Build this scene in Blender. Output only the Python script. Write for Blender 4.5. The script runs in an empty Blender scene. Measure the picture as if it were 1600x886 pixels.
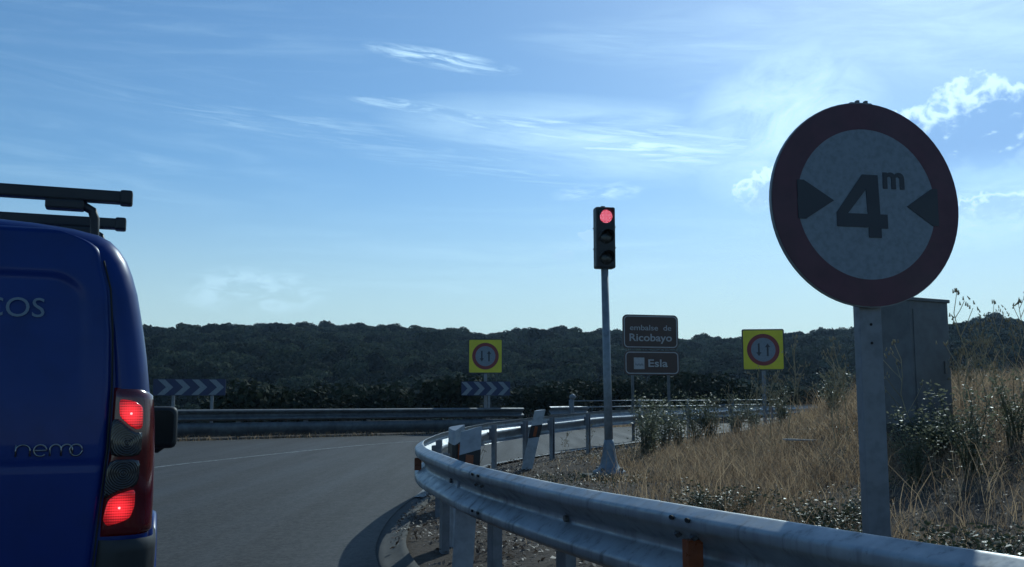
import bpy, bmesh, math, random
import numpy as np
from mathutils import Vector, Matrix
R = math.radians
random.seed(7); rng = np.random.default_rng(11)
S = bpy.context.scene
COL = S.collection

# ------------------------------------------------------------------ camera, sky, sun, exposure
EYE = 1.15; F_PX = 1500.0; PITCH = R(6.69)
cam = bpy.data.cameras.new('camera'); camo = bpy.data.objects.new('camera', cam); COL.objects.link(camo)
camo.location = (0, 0, EYE); camo.rotation_euler = (R(90) + PITCH, 0, 0)
cam.sensor_width = 36; cam.lens = 36 * F_PX / 1600; cam.clip_start = 0.05; cam.clip_end = 6000
S.camera = camo
SUN_EL, SUN_AZ = 34.0, 24.0
S.view_settings.view_transform = 'Standard'; S.view_settings.look = 'None'
S.view_settings.gamma = 1; S.view_settings.use_curve_mapping = False
S.view_settings.exposure = -0.28
S.view_settings.use_white_balance = True; S.view_settings.white_balance_temperature = 5350; S.view_settings.white_balance_tint = -4   # the phone's cool white balance
sd = bpy.data.lights.new('sun', 'SUN'); sd.energy = 3.0; sd.angle = R(0.53); sd.color = (1, .93, .82)
so = bpy.data.objects.new('sun', sd); COL.objects.link(so)
sdir = Vector((math.sin(R(SUN_AZ)) * math.cos(R(SUN_EL)), math.cos(R(SUN_AZ)) * math.cos(R(SUN_EL)), math.sin(R(SUN_EL))))
so.rotation_euler = sdir.to_track_quat('Z', 'Y').to_euler(); so.location = (8, 20, 30)

def ray(px, py):
    cx = (px - 800) / F_PX; cy = (443 - py) / F_PX
    return Vector((cx, math.cos(PITCH) - cy * math.sin(PITCH), math.sin(PITCH) + cy * math.cos(PITCH)))
def azel(px, py):
    d = ray(px, py).normalized(); return math.atan2(d.x, d.y), math.asin(d.z)
def at(px, py, Y):                                   # the point of a sight line at distance Y ahead
    d = ray(px, py); return Vector((0, 0, EYE)) + d * (Y / d.y)

class NT:
    """tiny helper to write node maths"""
    def __init__(s, tree): s.t = tree; s.n = tree.nodes; s.l = tree.links
    def node(s, typ, **kw):
        n = s.n.new(typ)
        for k, v in kw.items(): setattr(n, k, v)
        return n
    def put(s, sock, v):
        if v is None: return
        if hasattr(v, 'is_output'): s.l.new(v, sock)
        else: sock.default_value = v
    def m(s, op, a, b=None, c=None, clamp=False):
        n = s.node('ShaderNodeMath', operation=op, use_clamp=clamp)
        for i, v in enumerate((a, b, c)): s.put(n.inputs[i], v)
        return n.outputs[0]
    def smooth(s, v, lo, hi, a=0.0, b=1.0):
        n = s.node('ShaderNodeMapRange', interpolation_type='SMOOTHSTEP')
        for i, x in enumerate((v, lo, hi, a, b)): s.put(n.inputs[i], x)
        return n.outputs[0]
    def xyz(s, x, y, z):
        n = s.node('ShaderNodeCombineXYZ')
        for i, v in enumerate((x, y, z)): s.put(n.inputs[i], v)
        return n.outputs[0]
    def noise(s, vec, scale, detail=5, rough=.55, dist=0.0):
        n = s.node('ShaderNodeTexNoise'); s.put(n.inputs['Vector'], vec)
        n.inputs['Scale'].default_value = scale; n.inputs['Detail'].default_value = detail
        n.inputs['Roughness'].default_value = rough; n.inputs['Distortion'].default_value = dist
        return n.outputs['Fac']
    def mix(s, f, a, b, blend='MIX'):
        n = s.node('ShaderNodeMix', data_type='RGBA', blend_type=blend)
        s.put(n.inputs[0], f); s.put(n.inputs[6], a); s.put(n.inputs[7], b)
        return n.outputs[2]
    def ramp(s, f, stops):
        n = s.node('ShaderNodeValToRGB'); s.put(n.inputs[0], f)
        e = n.color_ramp.elements
        while len(e) < len(stops): e.new(.5)
        for el, (p, c) in zip(e, stops): el.position = p; el.color = (*c, 1)
        return n.outputs[0]

def build_world():
    w = bpy.data.worlds.new('World'); S.world = w; w.use_nodes = True
    t = w.node_tree; t.nodes.clear(); k = NT(t)
    out = k.node('ShaderNodeOutputWorld'); bg = k.node('ShaderNodeBackground'); t.links.new(bg.outputs[0], out.inputs[0])
    bg.inputs[1].default_value = 0.11
    sky = k.node('ShaderNodeTexSky', sky_type='NISHITA'); sky.sun_disc = False
    sky.sun_elevation = R(SUN_EL); sky.sun_rotation = R(SUN_AZ)
    sky.altitude = 700; sky.air_density = 1.15; sky.dust_density = 0.7; sky.ozone_density = 4.0
    tc = k.node('ShaderNodeTexCoord'); sp = k.node('ShaderNodeSeparateXYZ'); t.links.new(tc.outputs['Generated'], sp.inputs[0])
    u = k.m('ARCTAN2', sp.outputs[0], sp.outputs[1]); v = k.m('ARCSINE', sp.outputs[2])
    col = sky.outputs[0]
    def rot(px, py, ang):
        u0, v0 = azel(px, py); du = k.m('SUBTRACT', u, u0); dv = k.m('SUBTRACT', v, v0)
        c, s_ = math.cos(R(ang)), math.sin(R(ang))
        return (k.m('ADD', k.m('MULTIPLY', du, c), k.m('MULTIPLY', dv, s_)),
                k.m('ADD', k.m('MULTIPLY', du, -s_), k.m('MULTIPLY', dv, c)))
    alpha = None
    def wisp(px, py, lpx, hpx, ang, seed, fx, fy, lo, hi, gain):
        nonlocal alpha
        a, b = rot(px, py, ang)
        a = k.m('DIVIDE', a, lpx / F_PX); b = k.m('DIVIDE', b, hpx / F_PX)
        env = k.m('SUBTRACT', 1.0, k.m('ADD', k.m('MULTIPLY', a, a), k.m('MULTIPLY', b, b)), clamp=True)
        n = k.noise(k.xyz(k.m('MULTIPLY', a, fx), k.m('MULTIPLY', b, fy), seed), 1.0, 7, .62, .6)
        al = k.m('MULTIPLY', k.m('MULTIPLY', k.smooth(n, lo, hi), env), gain)
        alpha = al if alpha is None else k.m('MAXIMUM', alpha, al)
    # cirrus: streaks and veils, each at its own bearing in the sky
    wisp(690, 93, 135, 16, -7.5, 1.3, 2.0, 1.6, .36, .72, 1.05)
    wisp(660, 170, 130, 12, -6, 4.3, 2.0, 1.5, .38, .75, .8)
    wisp(930, 207, 360, 38, -7, 2.1, 2.6, 3.4, .40, .72, .85)
    wisp(1020, 230, 250, 36, -5, 8.4, 2.2, 3.0, .34, .66, 1.0)
    wisp(1225, 190, 170, 130, 25, 3.7, 1.6, 2.4, .18, .72, .9)
    wisp(980, 222, 420, 70, -6, 18.3, 1.8, 2.2, .22, .78, .65)
    wisp(1480, 40, 420, 90, -4, 19.7, 1.8, 2.2, .20, .80, .60)
    wisp(1180, 70, 420, 46, -4, 23.7, 2.0, 2.6, .30, .80, .42)
    wisp(1250, 120, 240, 60, 8, 13.7, 2.0, 2.4, .38, .78, .38)
    wisp(1330, 55, 480, 75, -3, 5.9, 2.0, 3.0, .36, .78, .30)
    wisp(850, 265, 330, 30, -4, 6.6, 2.4, 3.0, .42, .80, .42)
    wisp(520, 205, 300, 28, -4, 9.6, 2.4, 3.0, .42, .80, .40)
    wisp(300, 150, 420, 60, -5, 7.2, 2.0, 3.4, .42, .85, .16)
    wisp(300, 60, 520, 70, 3, 17.2, 2.0, 3.4, .42, .85, .16)
    wisp(140, 240, 420, 90, -3, 10.2, 1.8, 3.0, .38, .85, .20)
    wisp(395, 455, 130, 42, 0, 11.5, 2.6, 2.2, .42, .68, .42)
    wisp(940, 300, 85, 18, 3, 12.1, 2.2, 1.6, .36, .7, .55)
    wisp(870, 400, 600, 90, 0, 14.1, 2.0, 3.0, .38, .85, .25)
    wisp(1560, 330, 200, 60, 3, 15.1, 2.0, 2.0, .32, .7, .55)
    white = (10.2, 11.6, 12.4, 1)
    col = k.mix(k.smooth(v, .24, .0, 0, .75), col, (8.0, 8.3, 7.2, 1))        # dusty air low over the horizon
    col = k.mix(alpha, col, white)
    # cumulus with thin bright edges against the sun
    def cumulus(px, py, lpx, hpx, seed, f, body, rim, gain):
        nonlocal col
        a, b = rot(px, py, 0)
        a = k.m('DIVIDE', a, lpx / F_PX); b = k.m('DIVIDE', b, hpx / F_PX)
        rr = k.m('SQRT', k.m('ADD', k.m('MULTIPLY', a, a), k.m('MULTIPLY', b, b)))
        n = k.noise(k.xyz(k.m('MULTIPLY', a, f * lpx / hpx), k.m('MULTIPLY', b, f), seed), 1.0, 6, .55, .25)
        d = k.m('ADD', k.m('SUBTRACT', .85, rr), k.m('MULTIPLY', k.m('SUBTRACT', n, .5), 1.7))
        under = k.smooth(b, -.95, -.15)                           # the base melts away into the haze
        al = k.m('MULTIPLY', k.m('MULTIPLY', k.smooth(d, 0.0, .22), under), gain)
        edge = k.m('MULTIPLY', k.smooth(d, .06, .42, 1.0, 0.0), k.smooth(b, -.35, .45, .25, 1.0))
        n2 = k.noise(k.xyz(k.m('MULTIPLY', a, 5.0), k.m('MULTIPLY', b, 5.0), seed + 3), 1.0, 5, .6)
        edge = k.m('MAXIMUM', edge, k.smooth(n2, .56, .74, 0.0, .45))
        c = k.mix(edge, body, rim)
        col = k.mix(al, col, c)
    body = (4.2, 5.8, 8.8, 1); rim = (13.5, 14.4, 14.6, 1)
    cumulus(1535, 205, 150, 84, 21.0, 1.7, body, rim, 1.0)
    cumulus(1215, 300, 75, 42, 25.0, 1.5, (6.2, 7.8, 10.2, 1), rim, .8)
    cumulus(1560, 325, 75, 30, 27.0, 1.6, (6.2, 7.8, 10.2, 1), rim, .6)
    cumulus(925, 372, 26, 16, 29.0, 1.5, (7.2, 8.6, 10.2, 1), (9, 10, 11, 1), .45)
    cumulus(880, 400, 22, 12, 31.0, 1.5, (6.6, 8.0, 9.6, 1), (8, 9, 10, 1), .4)
    t.links.new(col, bg.inputs[0])
build_world()

# ------------------------------------------------------------------ object helpers
def tag(o, label=None, cat=None, group=None, kind=None):
    if label: o['label'] = label
    if cat: o['category'] = cat
    if group: o['group'] = group
    if kind: o['kind'] = kind
    return o
def empty(name, loc=(0, 0, 0), rz=0.0):
    o = bpy.data.objects.new(name, None); COL.objects.link(o)
    o.location = loc; o.rotation_euler = (0, 0, rz); o.empty_display_size = .2
    return o
def link_mesh(name, me, mat, parent=None):
    o = bpy.data.objects.new(name, me); COL.objects.link(o)
    if mat is not None: me.materials.append(mat)
    if parent is not None: o.parent = parent
    return o
def np_mesh(name, V, Fq, mat, parent=None, smooth=False):
    """V (n,3), Fq (m,k) faces all of one size"""
    V = np.asarray(V, np.float32); Fq = np.asarray(Fq, np.int32); m, kk = Fq.shape
    me = bpy.data.meshes.new(name)
    me.vertices.add(len(V)); me.vertices.foreach_set('co', V.ravel())
    me.loops.add(m * kk); me.loops.foreach_set('vertex_index', Fq.ravel())
    me.polygons.add(m); me.polygons.foreach_set('loop_start', np.arange(0, m * kk, kk, dtype=np.int32))
    me.polygons.foreach_set('loop_total', np.full(m, kk, np.int32))
    if smooth: me.polygons.foreach_set('use_smooth', np.ones(m, bool))
    me.update(calc_edges=True); me.validate()
    return link_mesh(name, me, mat, parent)
class MB:
    def __init__(s): s.v = []; s.f = []; s.sm = []
    def add(s, vs, fs, smooth=False):
        b = len(s.v); s.v += [tuple(p) for p in vs]; s.f += [tuple(i + b for i in f) for f in fs]; s.sm += [smooth] * len(fs); return s
    def box(s, c, size, rot=None, bev=0.0):
        sx, sy, sz = (d / 2 for d in size)
        if bev <= 0:
            P = [Vector((x, y, z)) for x in (-sx, sx) for y in (-sy, sy) for z in (-sz, sz)]
            fs = [(0, 1, 3, 2), (4, 6, 7, 5), (0, 4, 5, 1), (2, 3, 7, 6), (0, 2, 6, 4), (1, 5, 7, 3)]
        else:
            bm = bmesh.new(); bmesh.ops.create_cube(bm, size=1)
            for v in bm.verts: v.co = Vector((v.co.x * 2 * sx, v.co.y * 2 * sy, v.co.z * 2 * sz))
            bmesh.ops.bevel(bm, geom=bm.edges[:], offset=bev, segments=2, profile=.6, affect='EDGES')
            bm.verts.index_update(); P = [v.co.copy() for v in bm.verts]; fs = [tuple(v.index for v in f.verts) for f in bm.faces]; bm.free()
        M = rot.to_matrix() if hasattr(rot, 'to_matrix') else rot
        c = Vector(c); P = [(M @ p if M else p) + c for p in P]
        return s.add(P, fs)
    def tube(s, pts, r, n=10, cap=True, smooth=True):
        pts = [Vector(p) for p in pts]; rs = r if hasattr(r, '__len__') else [r] * len(pts)
        vs, fs = [], []; up = None
        for i, p in enumerate(pts):
            d = (pts[min(i + 1, len(pts) - 1)] - pts[max(i - 1, 0)])
            if d.length < 1e-9: d = Vector((0, 0, 1))
            d.normalize()
            if up is None: up = d.orthogonal().normalized()
            else:
                up = up - d * up.dot(d)
                up = up.normalized() if up.length > 1e-6 else d.orthogonal().normalized()
            w = d.cross(up)
            for j in range(n):
                a = 2 * math.pi * j / n; vs.append(p + (up * math.cos(a) + w * math.sin(a)) * rs[i])
        for i in range(len(pts) - 1):
            for j in range(n):
                k = (j + 1) % n; fs.append((i * n + j, i * n + k, (i + 1) * n + k, (i + 1) * n + j))
        s.add(vs, fs, smooth)
        if cap: s.f += [tuple(len(s.v) - len(vs) + j for j in reversed(range(n))), tuple(len(s.v) - n + j for j in range(n))]; s.sm += [False, False]
        return s
    def lathe(s, prof, n=24, c=(0, 0, 0), smooth=True):
        vs, fs = [], []; c = Vector(c)
        for r, z in prof:
            for j in range(n):
                a = 2 * math.pi * j / n; vs.append(c + Vector((r * math.cos(a), r * math.sin(a), z)))
        for i in range(len(prof) - 1):
            for j in range(n):
                k = (j + 1) % n; fs.append((i * n + j, i * n + k, (i + 1) * n + k, (i + 1) * n + j))
        return s.add(vs, fs, smooth)
    def prism(s, poly, y0, y1, holes=()):
        """outline in the x-z plane, extruded from y0 (front, toward -y) to y1"""
        from mathutils.geometry import tessellate_polygon
        loops = [poly] + list(holes); flat = [p for l in loops for p in l]
        tris = tessellate_polygon([[Vector((p[0], p[1], 0)) for p in l] for l in loops])
        n = len(flat); vs = [Vector((p[0], y0, p[1])) for p in flat] + [Vector((p[0], y1, p[1])) for p in flat]
        fs = [tuple(t) for t in tris] + [tuple(i + n for i in reversed(t)) for t in tris]
        b = 0
        for l in loops:
            m = len(l)
            for i in range(m):
                j = (i + 1) % m; fs.append((b + i, b + j, n + b + j, n + b + i))
            b += m
        return s.add(vs, fs)
    def build(s, name, mat, parent=None, fixn=True):
        me = bpy.data.meshes.new(name); me.from_pydata([tuple(v) for v in s.v], [], s.f)
        for p, q in zip(me.polygons, s.sm): p.use_smooth = q
        if fixn:
            bm = bmesh.new(); bm.from_mesh(me); bmesh.ops.recalc_face_normals(bm, faces=bm.faces[:]); bm.to_mesh(me); bm.free()
        me.update(); return link_mesh(name, me, mat, parent)
def circle(cx, cz, r, n=48, a0=0, a1=2 * math.pi):
    return [(cx + r * math.cos(a0 + (a1 - a0) * i / n), cz + r * math.sin(a0 + (a1 - a0) * i / n)) for i in range(n)]
def rrect(x0, z0, x1, z1, r, n=6):
    P = []
    for cx, cz, a in ((x1 - r, z1 - r, 0), (x0 + r, z1 - r, 90), (x0 + r, z0 + r, 180), (x1 - r, z0 + r, 270)):
        P += [(cx + r * math.cos(R(a + 90 * i / n)), cz + r * math.sin(R(a + 90 * i / n))) for i in range(n + 1)]
    return P
def lettering(name, text, h, x, z, y, mat, parent, fat=0.0, width=None, depth=.002, align='CENTER', spacing=1.0):
    """built-in font, letters of cap height about h; stands in the x-z plane facing -y"""
    cu = bpy.data.curves.new(name, 'FONT'); cu.body = text; cu.size = h / .70; cu.extrude = depth; cu.offset = fat; cu.resolution_u = 4
    cu.align_x = 'LEFT'; cu.space_character = spacing
    o = bpy.data.objects.new(name, cu); COL.objects.link(o)
    dg = bpy.context.evaluated_depsgraph_get(); me = bpy.data.meshes.new_from_object(o.evaluated_get(dg))
    bpy.data.objects.remove(o); bpy.data.curves.remove(cu)
    xs = [v.co.x for v in me.vertices]; x0, x1 = min(xs), max(xs); sx = (width / (x1 - x0)) if width else 1
    for v in me.vertices:
        lx = (v.co.x - x0) * sx; ly, lz = v.co.y, v.co.z
        if align == 'CENTER': lx -= (x1 - x0) * sx / 2
        v.co = (x + lx, y - lz, z + ly)
    me.name = name; me.materials.clear()
    return link_mesh(name, me, mat, parent)
def copy_tree(o, parent=None):
    c = o.copy(); COL.objects.link(c)
    if parent is not None: c.parent = parent
    for ch in list(o.children): copy_tree(ch, c)
    return c

# ------------------------------------------------------------------ materials
M = {}
def mat(name, col=(.5, .5, .5), rough=.6, metal=0.0, spec=.5, build=None, coat=0.0):
    m = bpy.data.materials.new(name); m.use_nodes = True; k = NT(m.node_tree)
    p = m.node_tree.nodes['Principled BSDF']
    p.inputs['Base Color'].default_value = (*col, 1); p.inputs['Roughness'].default_value = rough
    p.inputs['Metallic'].default_value = metal; p.inputs['Specular IOR Level'].default_value = spec; p.inputs['Coat Weight'].default_value = coat
    if build: build(k, p)
    M[name] = m; return m
def coords(k, which='Object'): return k.node('ShaderNodeTexCoord').outputs[which]
def worldpos(k): return k.node('ShaderNodeNewGeometry').outputs['Position']
def bump(k, p, h, strength=.3, dist=.01):
    b = k.node('ShaderNodeBump'); b.inputs['Strength'].default_value = strength; b.inputs['Distance'].default_value = dist
    k.put(b.inputs['Height'], h); k.l.new(b.outputs[0], p.inputs['Normal'])
def grimy(c1, c2, scale, rough=(.4, .7), metal=0.0, bmp=0.0, detail=5, fine=None):
    def f(k, p):
        w = coords(k); n = k.noise(w, scale, detail, .6)
        c = k.ramp(n, [(.3, c1), (.7, c2)])
        if fine:
            n2 = k.noise(w, fine, 3, .6); c = k.mix(k.smooth(n2, .35, .75, 0, .45), c, (*[x * .45 for x in c1], 1))
        k.put(p.inputs['Base Color'], c)
        k.put(p.inputs['Roughness'], k.smooth(n, .3, .7, rough[0], rough[1]))
        if bmp: bump(k, p, k.noise(w, scale * 12, 3), bmp, .004)
    return f
def asphalt(k, p):
    w = worldpos(k)
    big = k.noise(w, .35, 4, .6); fine = k.noise(w, 30, 5, .85); mid = k.noise(w, 9, 4, .6)
    sp = k.node('ShaderNodeMapping'); k.l.new(w, sp.inputs[0]); sp.inputs['Rotation'].default_value = (0, 0, R(-20)); sp.inputs['Scale'].default_value = (2.2, .12, 1)
    streak = k.noise(sp.outputs[0], 1.0, 4, .6)
    c = k.ramp(k.m('ADD', k.m('MULTIPLY', big, .5), k.m('MULTIPLY', streak, .5)), [(.3, (.021, .020, .019)), (.7, (.043, .041, .038))])
    c = k.mix(k.smooth(fine, .52, .62, 0, .95), c, (.15, .145, .135, 1))
    c = k.mix(k.smooth(fine, .47, .39, 0, .95), c, (.006, .006, .006, 1))
    c = k.mix(k.smooth(mid, .55, .8, 0, .5), c, (.03, .03, .032, 1))
    for sc_, amt in ((9, .35), (24, .75), (60, .5)):
        vc = k.node('ShaderNodeTexVoronoi'); vc.inputs['Scale'].default_value = sc_; k.l.new(w, vc.inputs['Vector'])
        sv = k.node('ShaderNodeSeparateXYZ'); k.l.new(vc.outputs['Color'], sv.inputs[0])
        c = k.mix(amt, c, k.mix(k.smooth(sv.outputs[0], 0, 1), (.002, .002, .002, 1), (.062, .057, .051, 1)))
    # cracks: narrow and wandering
    v = k.node('ShaderNodeTexVoronoi', feature='DISTANCE_TO_EDGE'); v.inputs['Scale'].default_value = .28
    q = k.node('ShaderNodeVectorMath', operation='ADD'); nn = k.node('ShaderNodeTexNoise'); nn.inputs['Scale'].default_value = 1.3; k.l.new(w, nn.inputs['Vector'])
    k.l.new(w, q.inputs[0]); k.l.new(nn.outputs['Color'], q.inputs[1]); k.l.new(q.outputs[0], v.inputs['Vector'])
    c = k.mix(k.smooth(v.outputs[0], .004, .012, .55, 0), c, (.016, .016, .017, 1))
    k.put(p.inputs['Base Color'], c)
    k.put(p.inputs['Roughness'], k.smooth(streak, .3, .75, .85, .68))
    bump(k, p, k.m('ADD', k.m('MULTIPLY', fine, .7), k.m('MULTIPLY', mid, .6)), .9, .006)
def soil(k, p):
    w = worldpos(k); n = k.noise(w, .6, 6, .65); f = k.noise(w, 14, 5, .7)
    c = k.ramp(n, [(.3, (.062, .048, .038)), (.5, (.10, .080, .062)), (.72, (.15, .125, .098))])
    c = k.mix(k.smooth(f, .45, .7, 0, .7), c, (.045, .034, .026, 1))
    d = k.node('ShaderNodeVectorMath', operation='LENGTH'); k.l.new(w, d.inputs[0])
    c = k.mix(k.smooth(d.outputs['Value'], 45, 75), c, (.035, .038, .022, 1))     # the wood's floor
    k.put(p.inputs['Base Color'], c); bump(k, p, f, .8, .03)
def paint_worn(k, p):
    w = worldpos(k); n = k.noise(w, 9, 5, .7)
    k.put(p.inputs['Base Color'], k.ramp(n, [(.42, (.05, .05, .05)), (.62, (.34, .34, .32))]))
def leafy(c_dark, c_light, trans=.35, vary=0.0, nscale=.09, nw=.45):
    def f(k, p):
        m_ = k.t; g = k.node('ShaderNodeNewGeometry')
        r = g.outputs['Random Per Island']
        n = k.noise(g.outputs['Position'], nscale, 3, .6)
        c = k.ramp(k.m('ADD', k.m('MULTIPLY', r, 1 - nw), k.m('MULTIPLY', n, nw)), [(.2, c_dark), (.8, c_light)])
        if vary:
            oi = k.node('ShaderNodeObjectInfo'); hv = k.node('ShaderNodeHueSaturation'); k.put(hv.inputs['Color'], c)
            k.put(hv.inputs['Value'], k.smooth(oi.outputs['Random'], 0, 1, 1 - vary, 1 + vary)); k.put(hv.inputs['Hue'], k.smooth(oi.outputs['Random'], 0, 1, .515, .48)); c = hv.outputs[0]
        k.put(p.inputs['Base Color'], c)
        tr = k.node('ShaderNodeBsdfTranslucent'); k.put(tr.inputs[0], c)
        mx = k.node('ShaderNodeMixShader'); mx.inputs[0].default_value = trans
        out = m_.nodes['Material Output']; k.l.new(p.outputs[0], mx.inputs[1]); k.l.new(tr.outputs[0], mx.inputs[2]); k.l.new(mx.outputs[0], out.inputs[0])
    return f
mat('asphalt', build=asphalt, spec=.35)
mat('soil', rough=.95, spec=.1, build=soil)
mat('paint_worn', rough=.7, build=paint_worn)
mat('concrete', rough=.85, build=grimy((.028, .027, .023), (.090, .085, .075), 2.0, (.85, .95), bmp=.7, fine=9))
def zinc(k, p):
    w = coords(k); mp = k.node('ShaderNodeMapping'); k.l.new(w, mp.inputs[0]); mp.inputs['Scale'].default_value = (14, 14, 1.1)
    st = k.noise(mp.outputs[0], 1.0, 5, .65); bl = k.noise(w, 2.6, 5, .65); fi = k.noise(w, 26, 4, .7)
    c = k.ramp(bl, [(.3, (.20, .215, .23)), (.7, (.46, .475, .49))])
    c = k.mix(k.smooth(st, .52, .72, 0, .6), c, (.12, .115, .105, 1)); c = k.mix(k.smooth(fi, .58, .74, 0, .5), c, (.10, .10, .10, 1))
    k.put(p.inputs['Base Color'], c); k.put(p.inputs['Roughness'], k.smooth(k.m('ADD', k.m('MULTIPLY', st, .5), k.m('MULTIPLY', bl, .5)), .35, .65, .36, .66)); bump(k, p, bl, .25, .012)
mat('galv', rough=.4, metal=.6, build=zinc)
mat('galv_dull', rough=.6, metal=.45, build=grimy((.17, .18, .20), (.30, .31, .33), 4.0, (.5, .7), bmp=.2, fine=16))
mat('steel_pole', rough=.5, metal=.3, build=grimy((.18, .20, .22), (.27, .29, .31), 5.0, (.42, .6), fine=14))
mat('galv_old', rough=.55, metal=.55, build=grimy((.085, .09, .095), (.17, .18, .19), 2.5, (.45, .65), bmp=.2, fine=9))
mat('slot', (.008, .008, .009), .8)
mat('bolt', rough=.5, metal=.8, build=grimy((.10, .10, .10), (.2, .2, .2), 40, (.4, .6)))
mat('amber', rough=.3, build=grimy((.17, .045, .014), (.26, .07, .02), 30, (.25, .4)))
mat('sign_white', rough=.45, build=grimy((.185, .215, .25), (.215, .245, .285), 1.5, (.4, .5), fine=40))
mat('sign_red', rough=.45, build=grimy((.070, .020, .034), (.090, .027, .044), 3.0, (.4, .55), fine=9))
mat('sign_black', rough=.5, build=grimy((.026, .028, .036), (.036, .038, .048), 5, (.45, .6)))
mat('sign_back', rough=.5, metal=.5, build=grimy((.18, .19, .2), (.28, .29, .3), 4, (.4, .6)))
mat('sign_ring', rough=.45, build=grimy((.16, .018, .02), (.20, .024, .03), 3.0, (.4, .55)))
mat('sign_yellow', rough=.45, build=grimy((.60, .53, .010), (.72, .64, .016), 3, (.4, .5)))
mat('sign_navy', rough=.45, build=grimy((.006, .012, .06), (.010, .02, .085), 3, (.4, .5)))
mat('sign_brown', rough=.5, build=grimy((.045, .024, .018), (.065, .034, .024), 3, (.45, .55)))
mat('letter_grey', rough=.5, build=grimy((.32, .31, .32), (.42, .42, .42), 12, (.45, .6)))
mat('van_letter', rough=.5, build=grimy((.16, .20, .26), (.20, .25, .32), 12, (.45, .6)))
mat('plastic_white', rough=.55, build=grimy((.34, .36, .38), (.48, .50, .52), 5, (.5, .65), fine=14))
mat('plastic_black', rough=.55, build=grimy((.010, .010, .011), (.02, .02, .021), 12, (.45, .6)))
mat('van_blue', rough=.40, coat=.18, spec=.3, build=grimy((.0008, .017, .150), (.0012, .023, .185), 2.5, (.34, .46), fine=5))
mat('rack_black', rough=.5, build=grimy((.012, .012, .014), (.02, .02, .024), 8, (.4, .6)))
mat('rubber', rough=.85, build=grimy((.015, .015, .015), (.03, .03, .03), 8, (.8, .9)))
mat('rim_metal', rough=.4, metal=.8, build=grimy((.35, .35, .36), (.5, .5, .51), 9, (.35, .5)))
mat('glass_dark', rough=.06, build=grimy((.012, .014, .016), (.02, .022, .024), 4, (.04, .08)))
mat('chrome', rough=.4, metal=1.0, build=grimy((.22, .23, .24), (.34, .34, .36), 20, (.22, .35)))
mat('lamp_red', rough=.14, coat=.6, build=grimy((.075, .004, .008), (.11, .006, .01), 14, (.1, .18)))
def lens_clear(k, p):
    w = coords(k); wv = k.node('ShaderNodeTexWave', wave_type='RINGS', rings_direction='SPHERICAL'); k.l.new(w, wv.inputs[0]); wv.inputs['Scale'].default_value = 42
    k.put(p.inputs['Base Color'], k.ramp(wv.outputs[1], [(.2, (.012, .010, .012)), (.8, (.022, .020, .023))])); bump(k, p, wv.outputs[1], .4, .003)
mat('lens_clear', rough=.18, coat=.5, build=lens_clear)
def lens_lit(k, p):
    w = coords(k); s = k.node('ShaderNodeSeparateXYZ'); k.l.new(w, s.inputs[0])
    gz = k.m('SINE', k.m('MULTIPLY', s.outputs[2], 760)); gx = k.m('SINE', k.m('MULTIPLY', s.outputs[0], 900))
    grid = k.m('MULTIPLY', k.smooth(gz, -1, .2, .35, 1), k.smooth(gx, -1, .0, .75, 1))
    d = k.node('ShaderNodeVectorMath', operation='LENGTH'); k.l.new(w, d.inputs[0])
    fall = k.smooth(d.outputs['Value'], 0, .058, 1.0, .16)
    p.inputs['Base Color'].default_value = (.25, .01, .012, 1)
    p.inputs['Emission Color'].default_value = (1.0, .022, .03, 1)
    k.put(p.inputs['Emission Strength'], k.m('MULTIPLY', k.m('MULTIPLY', grid, fall), 2.2))
mat('lens_lit', rough=.2, build=lens_lit)
def glow(col, s):
    def f(k, p):
        p.inputs['Emission Color'].default_value = (*col, 1); p.inputs['Emission Strength'].default_value = s
        n = k.noise(coords(k), 60, 2); k.put(p.inputs['Base Color'], k.ramp(n, [(0, col), (1, tuple(c * .8 for c in col))]))
    return f
mat('bulb', build=glow((1, .22, .2), 3.5))
def led(k, p):
    w = coords(k); s = k.node('ShaderNodeSeparateXYZ'); k.l.new(w, s.inputs[0])
    v = k.node('ShaderNodeTexVoronoi', voronoi_dimensions='2D'); v.inputs['Scale'].default_value = 44; v.inputs['Randomness'].default_value = .35
    k.l.new(k.xyz(s.outputs[0], s.outputs[2], 0), v.inputs['Vector'])
    dot = k.smooth(v.outputs['Distance'], .25, .5, 1, 0)
    p.inputs['Base Color'].default_value = (.3, .01, .02, 1)
    k.put(p.inputs['Emission Color'], k.mix(dot, (1, .01, .05, 1), (1, .28, .36, 1)))
    k.put(p.inputs['Emission Strength'], k.m('ADD', .55, k.m('MULTIPLY', dot, .8)))
mat('led_red', rough=.3, build=led)
mat('lens_dark', rough=.2, build=grimy((.012, .014, .014), (.03, .032, .03), 20, (.15, .3)))
mat('dry_blade', rough=.7, spec=.2, build=leafy((.11, .066, .040), (.56, .42, .255), .55, 0, .9, .6))
mat('pale_stalk', rough=.7, spec=.2, build=leafy((.30, .25, .15), (.52, .46, .32), .45))
mat('weed_green', rough=.45, spec=.32, build=leafy((.034, .044, .024), (.10, .112, .06), .25))
mat('weed_pale', rough=.45, spec=.4, build=leafy((.085, .095, .055), (.24, .24, .15), .45))
mat('litter', rough=.6, spec=.4, build=leafy((.055, .036, .024), (.26, .20, .15), .12))
mat('oak_leaf', rough=.9, spec=.03, build=leafy((.012, .019, .013), (.060, .070, .040), .10, .72))
mat('shrub_leaf', rough=.8, spec=.08, build=leafy((.013, .020, .013), (.040, .049, .028), .12))
mat('bark', rough=.9, build=grimy((.04, .03, .022), (.09, .07, .05), 6, (.85, .95)))
mat('cabinet', rough=.6, build=grimy((.10, .105, .11), (.15, .155, .16), 2, (.5, .65), fine=6))
mat('wood_pale', rough=.8, build=grimy((.28, .26, .24), (.48, .46, .43), 6, (.7, .9)))

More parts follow.
